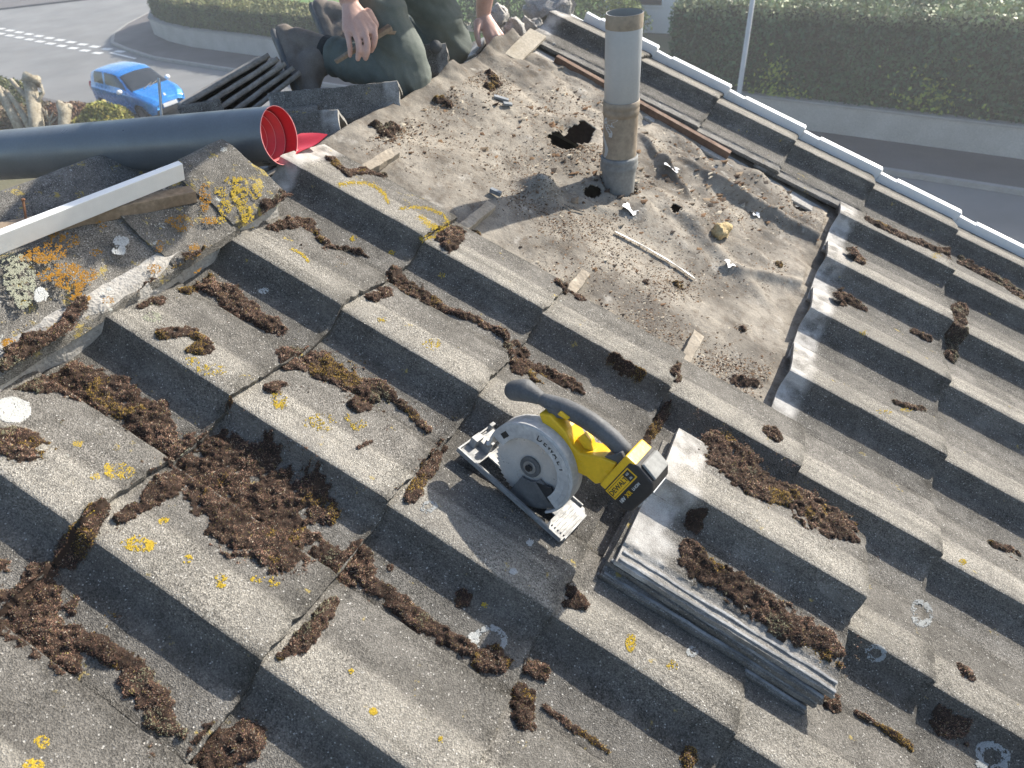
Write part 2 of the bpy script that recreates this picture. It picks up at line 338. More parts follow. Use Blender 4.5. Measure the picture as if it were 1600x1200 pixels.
# ------------------------------------------------------------------ ground, road, pavements
def sheet(name, poly, z, mat, parent=None):
    me = bpy.data.meshes.new(name); me.from_pydata([(x, y, z) for x, y in poly], [], [tuple(range(len(poly)))]); me.update()
    return link(name, me, mat, parent)
SL = -.105
def yl(c, x): return c + SL * x
setp(sheet('ground', [(-900, -900), (900, -900), (900, 900), (-900, 900)], GZ - .03, 'verge_grass'), 'rough grass and earth around the house', 'ground', kind='structure')
setp(sheet('road', [(-200, yl(11.7, -200)), (60, yl(11.7, 60)), (60, yl(17.1, 60)), (-200, yl(17.1, -200))], GZ, 'asphalt'), 'pale grey tarmac road passing in front of the house', 'road', kind='structure')
setp(sheet('side_road', [(-49, yl(17.0, -49)), (-27.5, yl(17.0, -27.5)), (-30.5, 21.2), (-33.8, 23.4), (-35.2, 26), (-42, 38), (-56, 62), (-75, 62)], GZ + .004, 'asphalt'), 'grey tarmac side road joining at the dashed line', 'road', kind='structure')
# far pavement with rounded corner
corner = [(-36.6, 27.4), (-35.2, 24.6), (-33.9, 22.8), (-32.3, 21.5), (-30.2, 20.75), (-27.5, yl(17.1, -27.5))]
inner = [(-33.4, 29.0), (-33.5, 26.2), (-32.6, 24.4), (-31.2, 23.1), (-29.2, 22.25), (-27, yl(18.85, -27))]
pav = corner + [(60, yl(17.1, 60)), (60, yl(18.85, 60))] + inner[::-1]
def slab(name, poly, z0, z1, mat):
    b = MB(); b.prism(poly, z0, z1); return b.build(name, mat)
setp(slab('pavement', pav[::-1] if False else pav, GZ - .02, GZ + .11, 'asphalt_dark'), 'dark tarmac pavement curving round the street corner', 'pavement', kind='structure')
kb = MB(); kl = corner + [(x, yl(17.1, x)) for x in (-20, -10, 0, 10, 30, 60)]
for a, b in zip(kl, kl[1:]): kb.bar((*a, GZ + .055), (*b, GZ + .055), .14, .125)
setp(kb.build('kerb', 'kerb'), 'pale kerb stones edging the far pavement', 'kerb', kind='structure')
nk = MB(); nk.prism([(-60, yl(10.2, -60)), (60, yl(10.2, 60)), (60, yl(11.7, 60)), (-60, yl(11.7, -60))], GZ - .02, GZ + .1)
setp(nk.build('near_pavement', 'asphalt_dark'), 'tarmac pavement on the near side of the road', 'pavement', kind='structure')
ls = MB(); ls.prism([(-56, 24), (-50.2, 25.5), (-44.4, 30.5), (-60, 58), (-75, 58)], GZ - .02, GZ + .1)
setp(ls.build('corner_pavement', 'asphalt_dark'), 'pavement across the side road at the far left', 'pavement', kind='structure')
gl = setp(empty('give_way_marking', (0, 0, 0)), 'double row of short white dashes across the side road mouth', 'road marking')
for row, off in ((0, 0.), (1, -.62)):
    for k in range(12 if row == 0 else 11):
        x = -43.6 + k * 1.15 + row * .2; y = 22.55 - (x + 43.6) * .155 + off; b = MB(); b.box((x, y - .13, GZ + .006), (x + .62, y + .13, GZ + .012)); b.build('dash', 'roadpaint', gl)
b = MB(); b.bar((-31.0, 20.35, GZ + .009), (-28.6, 19.85, GZ + .009), .12, .006); b.build('edge_line', 'roadpaint', gl)
setp(sheet('lawn', [(-33.2, 29.2), (-32.9, 26.4), (-26, 23.4), (-10, 22.6), (-10, 34), (-40, 60), (-46, 50)], GZ + .06, 'grass'), 'bright green lawn behind the clipped hedge', 'lawn', kind='structure')
setp(sheet('garden_path', [(-30, 29.4), (-14, 26.5), (-14, 27.9), (-30, 30.6)], GZ + .066, 'timber_pale'), 'tan path beside the lawn', 'path', kind='structure')

# ------------------------------------------------------------------ the roof: one structure, its tiles are pieces of it
ROOF = frame(EV, EU, EN, (0, 0, 0))           # local x = down the slope, y = along the ridge, z = off the slope
RA = -.13                                    # ridge line (down-slope coordinate)
HF = -.095                                    # level of the felt
def roof_deck():
    b = MB(); x0, x1, y0, y1 = RA, 3.45, -1.75, 2.5
    def box(a, c, lo, hi): b.box((a[0], a[1], lo), (c[0], c[1], hi))
    box((x0, y0), (x1, 1.02), -.135, -.112); box((1.28, 1.02), (x1, y1), -.135, -.112); box((x0, 2.24), (1.28, y1), -.135, -.112)
    return b.build('roof', 'void')
roof = roof_deck(); roof.matrix_world = ROOF; setp(roof, 'half stripped pitched roof of weathered concrete tiles and dusty felt', 'roof', kind='structure')
far_deck = MB(); fa = Vector(rw(-1.75, RA, -.11)); fb = Vector(rw(2.5, RA, -.11)); dn = Vector((-3.2 * math.cos(TH), 0, -3.2 * math.sin(TH)))
far_deck.add([fa, fb, fb + dn, fa + dn, fa + Vector((0, 0, -.03)), fb + Vector((0, 0, -.03)), fb + dn + Vector((0, 0, -.03)), fa + dn + Vector((0, 0, -.03))], [(0, 1, 2, 3), (7, 6, 5, 4), (0, 4, 5, 1), (1, 5, 6, 2), (2, 6, 7, 3), (3, 7, 4, 0)])
fd = far_deck.build('far_roof_slope', 'felt'); setp(fd, 'far slope of the roof falling away to the street', 'roof', kind='structure')
hw = MB(); hw.box((-2.9, -1.65, GZ - .05), (3.2, 2.38, -1.75)); hw.add([(-2.9, -1.65, -1.75), (3.2, -1.65, -1.75), (-.09, -1.65, -.22), (-2.9, -1.63, -1.75), (3.2, -1.63, -1.75), (-.09, -1.63, -.22)], [(0, 1, 2), (5, 4, 3), (0, 3, 4, 1), (1, 4, 5, 2), (2, 5, 3, 0)])
hw.add([(-2.9, 2.38, -1.75), (3.2, 2.38, -1.75), (-.09, 2.38, -.22), (-2.9, 2.36, -1.75), (3.2, 2.36, -1.75), (-.09, 2.36, -.22)], [(2, 1, 0), (3, 4, 5), (0, 1, 4, 3), (1, 2, 5, 4), (2, 0, 3, 5)])
setp(hw.build('house_wall', 'wallstone'), 'rendered walls of the house under the roof', 'house', kind='structure')

def tile_mesh(name, seed):
    us = []
    for a, c in zip(PU, PU[1:]):
        n = max(1, int(round((c - a) / .007))); us += list(a + (c - a) * np.arange(n) / n)
    us = np.array(us + [PU[-1]]); nx = 46; xs = -TL + TL * np.linspace(0, 1, nx) ** .97
    nu = len(us); X, U = np.meshgrid(xs, us, indexing='ij'); Z = np.tile(prof(us), (nx, 1)).copy()
    Z += .0011 * fbm(X * 40 + seed * 17, U * 40, seed) + .0006 * fbm(X * 160, U * 160 + seed, seed + 3)
    edge = -.007 * np.clip(fbm(us * 60 + seed * 9, us * 0 + 3, seed + 17) - .25, 0, 1) * 2 + .004 * fbm(us * 45 + seed * 5, us * 0 + seed, seed + 7) + .0015 * fbm(us * 220, us * 0, seed + 9)
    X = X + edge[None, :] * np.clip((X + .06) / .06, 0, 1)                       # ragged nose
    Z -= .0035 * np.clip((X + .007) / .007, 0, 1.3) ** 2                          # worn arris
    U = U + (.0012 * fbm(X * 60, X * 0 + seed, seed + 2)) * (np.abs(U) > .12)
    # underside
    Zb = np.tile(prof(us), (nx, 1)) - .0125; top = np.stack([X, U, Z], -1).reshape(-1, 3); Xb = X.copy(); Xb[-1] -= .001
    bot = np.stack([Xb, U, Zb], -1).reshape(-1, 3); V = np.r_[top, bot]; n0 = nx * nu
    I = np.arange(nx * nu).reshape(nx, nu); F = []
    q = np.stack([I[:-1, :-1], I[1:, :-1], I[1:, 1:], I[:-1, 1:]], -1).reshape(-1, 4); F.append(q); F.append(q[:, ::-1] + n0)
    for e, fl in ((I[-1], 0), (I[0], 1), (I[:, 0], 0), (I[:, -1], 1)):
        s = np.stack([e[:-1], e[1:], e[1:] + n0, e[:-1] + n0], -1); F.append(s[:, ::-1] if (fl == 0) else s)
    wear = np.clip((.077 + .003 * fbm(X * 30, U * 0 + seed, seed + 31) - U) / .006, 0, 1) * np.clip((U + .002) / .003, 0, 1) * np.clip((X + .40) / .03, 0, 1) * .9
    clean = np.clip((-.342 + .010 * fbm(U * 30, X * 25, seed + 4) - X) / .02, 0, 1)
    flange = np.where(U < -.137, .25, 0); clean = np.maximum(clean, flange)
    z = np.zeros(n0); dirt = np.clip((X + .035 + .02 * fbm(U * 25, X * 10, seed + 21)) / .03, 0, 1) * .8 + np.clip(1 - np.abs(U + .128) / .014, 0, 1) * .8 + np.clip(1 - np.abs(U - .160) / .012, 0, 1) * .8 + .75 * np.clip(1 - np.abs(U + .045) / .05, 0, 1)
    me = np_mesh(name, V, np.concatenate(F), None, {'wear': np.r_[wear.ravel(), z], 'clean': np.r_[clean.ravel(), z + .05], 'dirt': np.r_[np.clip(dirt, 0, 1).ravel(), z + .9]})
    me.materials.append(M['tile']); me.polygons.foreach_set('use_smooth', np.ones(len(me.polygons), bool))
    bm = bmesh.new(); bm.from_mesh(me)
    for e in bm.edges:
        if len(e.link_faces) == 2 and e.calc_face_angle(0) > .7: e.smooth = False
    bm.to_mesh(me); bm.free(); return me
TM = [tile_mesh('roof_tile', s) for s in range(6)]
def have(c, r): return not (4 <= c <= 7 and r <= 4)
tiles = {}
JIT = {}
for c in range(-5, 9):
    for r in range(1, 11):
        if not have(c, r): continue
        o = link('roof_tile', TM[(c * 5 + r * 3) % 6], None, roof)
        j = (rng.normal(0, .0022), rng.normal(0, .0012), rng.normal(0, .0035)); JIT[c, r] = j
        o.location = (r * G + j[0], c * W + j[1], 0); o.rotation_euler = (rng.normal(0, .004), -math.atan(TILT), j[2]); tiles[c, r] = o
for c in range(-5, 9):                        # first courses of the far slope
    for r in range(1, 9):
        if c >= 3 and r < 2: continue
        o = link('roof_tile', TM[(c + r * 2) % 6], None, fd)
        d = Vector((-math.cos(TH), 0, -math.sin(TH))); nn = Vector((-math.sin(TH), 0, math.cos(TH))); e2 = nn.cross(d)
        pos = Vector(rw(0, RA, 0)) + d * (r * G + .06) + Vector((0, c * W + .06, 0)) - nn * .01
        o.matrix_local = Matrix(((d.x, e2.x, nn.x, pos.x), (d.y, e2.y, nn.y, pos.y), (d.z, e2.z, nn.z, pos.z), (0, 0, 0, 1))) @ Matrix.Rotation(-math.atan(TILT), 4, 'Y')
# surface height of the tiled slope
def surf_tile(u, v):
    u = np.asarray(u, float); v = np.asarray(v, float); c = np.floor((u + .135) / W); r = np.maximum(np.ceil(v / G - 1e-6), 1)
    return prof(u - c * W) + (v - r * G) * TILT
# ---- felt
FOLD = [((1000, 215), (1075, 310), .022, .022), ((1110, 285), (1310, 395), .03, .04), ((1060, 250), (1180, 330), .018, .03), ((640, 260), (760, 235), .006, .05), ((1080, 200), (1250, 300), .014, .03),
        ((1140, 420), (1290, 455), .016, .03), ((1020, 300), (1200, 470), .010, .04), ((820, 290), (960, 330), .012, .03), ((880, 110), (1010, 170), .010, .03), ((870, 95), (960, 130), .008, .02), ((1200, 240), (1340, 330), .02, .03), ((1290, 420), (1215, 610), .012, .04), ((770, 170), (900, 190), .006, .04)]
BLOB = [(842, 300, .050, .045, .055), (880, 330, .012, .07, .05), (1000, 330, .018, .05, .04), (1125, 330, .016, .06, .05), (1235, 265, .03, .04, .05), (1180, 280, .022, .05, .04), (1040, 260, .02, .05, .04),
        (700, 110, .03, .05, .05), (760, 70, .05, .06, .04), (800, 60, .03, .05, .06), (1260, 480, -.012, .09, .1), (950, 450, -.012, .15, .12), (900, 210, -.035, .05, .05), (1250, 320, -.03, .05, .03), (1000, 195, -.02, .04, .02), (1110, 240, -.015, .06, .04), (1085, 345, .014, .05, .04), (1330, 340, .012, .06, .06)]
FO = []
for a, b_, am, wd in FOLD:
    pa = uv_of(*a, HF)[:2]; pb = uv_of(*b_, HF)[:2]; FO.append((np.array(pa), np.array(pb), am, wd))
BL = [(np.array(uv_of(x, y, HF)[:2]), am, ru, rv) for x, y, am, ru, rv in BLOB]
HOLES = [(878, 224, .055, .045), (908, 205, .06, .04), (895, 215, .05, .05), (1052, 333, .017, .012), (1205, 292, .022, .02), (1250, 312, .03, .013), (1012, 190, .028, .013), (925, 300, .03, .02), (1225, 285, .015, .03), (1118, 262, .015, .008)]
HO = [(np.array(uv_of(x, y, HF)[:2]), a, b_) for x, y, a, b_ in HOLES]
def surf_felt(u, v):
    u = np.asarray(u, float); v = np.asarray(v, float)
    h = HF + .007 * np.cos((u - 1.25) * 2 * math.pi / .45) + .006 * fbm(u * 3, v * 3, 31) + .0035 * fbm(u * 11, v * 11, 37)
    k = np.clip((u - 1.35) / .5, .15, 1); h = h + k * (.022 * np.abs(fbm(u * 7 + 3, v * 4, 41, 3)) + .008 * fbm(u * 14, v * 14, 43, 3)) + .0012 * fbm(u * 55, v * 55, 47, 3)
    for a, b_, am, wd in FO:
        d = b_ - a; t = np.clip(((u - a[0]) * d[0] + (v - a[1]) * d[1]) / (d @ d), 0, 1)
        q = np.hypot(u - a[0] - t * d[0], v - a[1] - t * d[1]); h = h + am * np.exp(-(q / wd) ** 2 * 2.5) * np.sin(np.clip(t * .9 + .05, 0, 1) * math.pi) ** .4
    for c, am, ru, rv in BL: h = h + am * np.exp(-(((u - c[0]) / ru) ** 2 + ((v - c[1]) / rv) ** 2))
    lim = np.where((u < 1.09) | (v > 1.2) | (u > 2.2), HF + .004, 1.); return np.minimum(h, lim)
def felt():
    us = np.arange(1.0, 2.2651, .0055); vs = np.arange(RA, 1.2951, .0055); U, V = np.meshgrid(us, vs, indexing='ij'); H = surf_felt(U, V)
    keep = np.ones(U.shape, bool)
    for c, a, b_ in HO:
        q = ((U - c[0]) / a) ** 2 + ((V - c[1]) / b_) ** 2 + 1.0 * fbm(U * 26, V * 26, 53) + .5 * fbm(U * 90, V * 90, 55, 2); keep &= q > 1; H = H + .012 * np.exp(-np.abs(q - 1.1) * 1.6) * (q > .2) * fbm(U * 18, V * 18, 57)
    cu, cv, _ = uv_of(966, 292, HF); q = np.hypot(U - cu, V - cv) + .015 * fbm(U * 30, V * 30, 59); keep &= q > .058
    n = U.size; I = np.arange(n).reshape(U.shape); kf = keep[:-1, :-1] & keep[1:, :-1] & keep[1:, 1:] & keep[:-1, 1:]
    F = np.stack([I[:-1, :-1], I[:-1, 1:], I[1:, 1:], I[1:, :-1]], -1)[kf]
    me = np_mesh('underlay', np.stack([V, U, H], -1).reshape(-1, 3), F); o = link('underlay', me, 'felt', roof, True); o['label'] = 'dusty torn grey roofing felt'
    s = o.modifiers.new('t', 'SOLIDIFY'); s.thickness = .003
felt()
b = MB(); b.box((-.05, 1.02, -.42), (1.3, 2.3, -.40)); b.build('loft_board', 'void', roof)
for u in (1.08, 1.53, 1.98): b = MB(); b.box((RA, u - .024, -.20), (1.28, u + .024, -.107)); b.build('rafter', 'timber_red', roof, False, .003)
def batten(u0, u1, v, mat, j=0.):
    b = MB(); b.bar((v, u0, HF + .013), (v + j, u1, HF + .013), .028 if u1 < 2 else .04, .022, (0, 0, 1)); o = b.build('batten', mat, roof, False, .0015); bmd = bmesh.new(); bmd.from_mesh(o.data); bmesh.ops.subdivide_edges(bmd, edges=[e for e in bmd.edges if e.calc_length() > .05], cuts=14); bmd.to_mesh(o.data); bmd.free(); rough_up(o, .005, 30, int(v * 100)); return o
for (x, y), (x2, y2), mt in (((585, 255), (610, 228), 'timber_dusty'), ((725, 348), (765, 315), 'timber_dusty'), ((890, 450), (912, 420), 'timber_dusty'), ((1068, 555), (1090, 518), 'timber_dusty')):
    a = uv_of(x, y, -.07); c = uv_of(x2, y2, -.07); batten(.95, c[0], (a[1] + c[1]) / 2 + .004, mt, .004)
batten(1.05, 2.3, 1.262, 'timber_old')
# verge: brown board under the last column, white capped edge
vb = MB(); vb.box((RA + .2, 2.185, -.105), (.80, 2.21, -.064)); vb.build('verge_board', 'timber_red', roof, False, .002)
vm = MB(); vm.box((RA, 2.16, -.098), (1.20, 2.222, -.088)); vm.build('undercloak', 'mortar', roof, False, .002)
for r in range(1, 10):
    m_ = MB(); x1 = r * G
    m_.box((x1 - .245, 2.549, -.032), (x1 + .010, 2.579, .014)); m_.box((x1 + .0095, 2.5505, -.06), (x1 + .0135, 2.5775, .011))
    o = m_.build('verge_cap', 'pvc_white', roof, False, .0025); o.rotation_euler = (0, -math.atan(TILT) * .8, 0); o.location = (0, 0, -.02 + x1 * math.tan(math.atan(TILT) * .8) * -1 + .004)
    m_ = MB(); m_.box((x1 - G + .014, 2.551, -.05), (x1 - .22, 2.574, -.016)); m_.build('verge_clip', 'pvc_white', roof, False, .002)
vs_ = MB(); vs_.box((RA, 2.545, -.15), (3.4, 2.566, -.052)); vs_.build('verge_soffit', 'pvc_white', roof, False, .002)
# ridge caps, bedded in mortar
CAPL = .19
def cap_mesh(length, seed, spread=CAPL, th=.015, apex=.022, sharp=False):
    n = 26; ny = max(8, int(length / .012)); ys = np.linspace(0, length, ny); ss = np.linspace(-1, 1, n * 2 - 1); P = []
    for off in (0, -th):
        s = np.abs(ss) * spread; x = np.sign(ss) * s * math.cos(TH + .28); rr = .004 if sharp else .03
        z = -(np.sqrt(s * s + rr * rr) - rr) * math.sin(TH + .28) + off; P.append((x, z))
    X0, Z0 = P[0]; X1, Z1 = P[1]; S, Y = np.meshgrid(ss, ys, indexing='xy')
    X = np.tile(X0, (ny, 1)); Z = np.tile(Z0, (ny, 1)); e = np.clip((np.abs(S) - .8) / .2, 0, 1)
    Z = Z + .0035 * fbm(X * 22, Y * 22 + seed * 3, seed) + .0015 * fbm(X * 80, Y * 80, seed + 1); X = X + np.sign(S) * e * (.007 * fbm(Y * 14 + seed * 7, Y * 0, seed + 2))
    ce = np.minimum(Y, length - Y); rc = np.clip(1 - ce / .02, 0, 1) ** 2 * e * .008; X = X - np.sign(S) * rc
    Y2 = Y + (.006 * fbm(X * 30, Y * 0 + seed, seed + 4)) * np.where((Y < 1e-6) | (Y > length - 1e-6), 1, 0)
    top = np.stack([X, Y2, Z], -1).reshape(-1, 3); bot = np.stack([X * .985, Y2, Z - th], -1).reshape(-1, 3); n0 = len(top); I = np.arange(n0).reshape(X.shape)
    q = np.stack([I[:-1, :-1], I[:-1, 1:], I[1:, 1:], I[1:, :-1]], -1).reshape(-1, 4); F = [q, q[:, ::-1] + n0]
    for ed, fl in ((I[0], 0), (I[-1], 1), (I[:, 0], 1), (I[:, -1], 0)):
        s = np.stack([ed[:-1], ed[1:], ed[1:] + n0, ed[:-1] + n0], -1); F.append(s[:, ::-1] if fl == 0 else s)
    z = np.zeros(n0 * 2); me = np_mesh('ridge_tile', np.r_[top, bot], np.concatenate(F), None, {'wear': z + .1, 'clean': z})
    me.polygons.foreach_set('use_smooth', np.ones(len(me.polygons), bool))
    bm = bmesh.new(); bm.from_mesh(me)
    for ed in bm.edges:
        if len(ed.link_faces) == 2 and ed.calc_face_angle(0) > .8: ed.smooth = False
    bm.to_mesh(me); bm.free(); return me
apex = Vector(rw(0, RA, .030))
Rinv = ROOF.inverted()
for k, (u0, u1, dz, tw) in enumerate(((-1.5, -1.06, 0, 0), (-1.07, -.64, .004, .01), (-.65, -.21, 0, -.01), (-.22, .115, .003, .01), (.10, .475, 0, .006), (.462, .63, .006, -.03), (.612, .775, .016, .05))):
    o = link('ridge_tile', cap_mesh(u1 - u0, k + 3), 'cap', roof)
    o.matrix_local = Rinv @ Matrix.Translation((apex.x, u0, apex.z + dz)) @ Matrix.Rotation(tw, 4, 'Z')
def surf_cap(u, v): return .008 + np.clip(.055 - np.asarray(v, float), 0, .13) * .25
def ground_h(u, v):
    u = np.asarray(u, float); v = np.asarray(v, float); h = surf_tile(u, v)
    fe = (u > 1.062) & (u < 2.265) & (v < 1.215); h = np.where(fe, surf_felt(u, v), h)
    cp = (u < .775) & (v < .055); return np.where(cp, np.maximum(h, surf_cap(u, v)), h)
def on_roof(x, y, extra=0., n=8):
    h = -.02
    for _ in range(n):
        u, v, s = uv_of(x, y, h); h = .5 * h + .5 * float(ground_h(u, v)) if _ > 2 else float(ground_h(u, v))
    return u, v, h + extra, s
def on_roof_v(x, y, n=7):
    h = np.full(len(x), -.02)
    for k in range(n):
        u, v, s_ = uv_vec(x, y, h); g = ground_h(u, v); h = g if k < 3 else .5 * (h + g)
    return u, v, h, s_
def mortar_bed():
    b = MB(); us = np.arange(-1.5, .76, .012); n = len(us)
    for k, u in enumerate(us):
        t = .030 + .02 * float(fbm(u * 12, 0., 71)); hb = float(surf_tile(u, .03)); 
        b.v += [tuple(map(float, (t + .012, u, hb - .004))), (t, u, max(hb + .004, .006)), (-.02, u, .004)]
    b.f += [(3 * k, 3 * k + 3, 3 * k + 4, 3 * k + 1) for k in range(n - 1)] + [(3 * k + 1, 3 * k + 4, 3 * k + 5, 3 * k + 2) for k in range(n - 1)]
    o = b.build('mortar_bed', 'mortar', roof, True)
mortar_bed()

# ------------------------------------------------------------------ vent pipe
pu, pv, _ = uv_of(966, 292, HF); PB = rw(pu, pv, HF); pipe = setp(empty('vent_pipe', PB), 'grey soil vent pipe with brown stains rising through the torn felt', 'pipe')
def lat(name, prof_, mat, parent, n=40): b = MB(); b.lathe(prof_, n); return b.build(name, mat, parent, True)
o = lat('pipe_top', [(0.04722, .255), (0.04956, .257), (0.05002, .46), (0.04974, .485), (0.04722, .4855), (.0495, .484), (.0495, .26)], 'pipe_grey', pipe)
lat('stained_rim', [(0.05021, .450), (0.05040, .452), (0.05040, .4845), (0.05002, .486)], 'pipe_brown', pipe)
lat('joint_ring', [(0.05002, .222), (0.05236, .224), (0.05255, .240), (0.05124, .243), (0.05255, .247), (0.05236, .262), (0.05012, .264)], 'pipe_brown', pipe)
lat('stained_section', [(0.04984, .08), (0.05002, .225)], 'pipe_brown', pipe)
for k, (a, z0, z1, wd) in enumerate(((-2.35, .10, .19, .016), (-2.05, .17, .225, .018), (-2.7, .085, .13, .02), (-1.7, .20, .226, .022))):
    b = MB(); nn = 12; 
    for i in range(nn + 1):
        t = i / nn; z = z0 + (z1 - z0) * t; ww = wd * (.35 + .65 * math.sin(math.pi * min(1, t * .9 + .1))) * (.8 + .4 * random.random()); aa = a + .25 * math.sin(t * 5 + k)
        for sgn in (-1, 1): b.v.append((0.05040 * math.cos(aa + sgn * ww / .1), 0.05040 * math.sin(aa + sgn * ww / .1), z))
    b.f = [(2 * i, 2 * i + 1, 2 * i + 3, 2 * i + 2) for i in range(nn)]; b.build('cement_smear', 'pipe_grey', pipe, True)
lat('collar', [(0.04675, -.16), (0.04862, -.03), (0.05096, .05), (0.05657, .066), (0.05750, .078), (0.05470, .084), (0.05610, .089), (0.05610, .098), (0.05096, .104), (0.05002, .10)], 'pipe_collar', pipe)

# ------------------------------------------------------------------ stack of loose tiles
NS = 5
LBL = ['lowest tile of the loose stack beside the saw', 'second tile from the bottom of the loose stack beside the saw', 'middle tile of the loose stack of five beside the saw', 'tile just under the mossy top tile of the loose stack', 'mossy top tile of the loose stack beside the saw']
stack = []
SO = (1.433, .612, .0)
for k in range(NS):
    o = link('loose_roof_tile', TM[(k * 2 + 1) % 6].copy(), None); me = o.data
    for att in me.attributes:
        if att.name == 'clean' and k < NS - 1: att.data.foreach_set('value', np.full(len(me.vertices), .22, np.float32))
        if att.name == 'clean' and k == NS - 1:
            co = np.empty(len(me.vertices) * 3, np.float32); me.vertices.foreach_get('co', co); co = co.reshape(-1, 3); U, X = co[:, 1], co[:, 0]
            cl = np.maximum(np.clip((-.330 + .025 * fbm(U * 30, X * 25, 4) - X) / .02, 0, 1), np.clip((-.134 - U) / .006, 0, .38)); att.data.foreach_set('value', cl.astype(np.float32))
    j = (rng.normal(0, .010), rng.normal(0, .006), rng.normal(0, .016)) if k < NS - 1 else (0, 0, 0)
    o.matrix_world = ROOF @ Matrix.Translation((SO[0] + j[0], SO[1] + j[1] * .5 - (NS - 1 - k) * .0085, .010 + k * .0172)) @ Matrix.Rotation(-math.atan(TILT) * .9, 4, 'Y') @ Matrix.Rotation(j[2], 4, 'Z')
    setp(o, LBL[k], 'roof tile', 'stack of five loose tiles'); stack.append(o)
top_tile = stack[-1]
# interlocking ribs along the low edge of the stacked tiles
for k, o in enumerate(stack):
    for q, (yy, hh) in enumerate(((-.168, .006), (-.152, .005))[:2 if k > 3 else 1]):
        b = MB(); b.bar((-TL + .004, yy, -.057 + hh / 2), (-.004, yy, -.057 + hh / 2), .005, hh + .004); c = b.build('interlock_rib', 'rib', o, False, .001); bmd = bmesh.new(); bmd.from_mesh(c.data); bmesh.ops.subdivide_edges(bmd, edges=[e for e in bmd.edges if e.calc_length() > .1], cuts=24); bmd.to_mesh(c.data); bmd.free(); rough_up(c, .0022, 40, k * 7 + q)

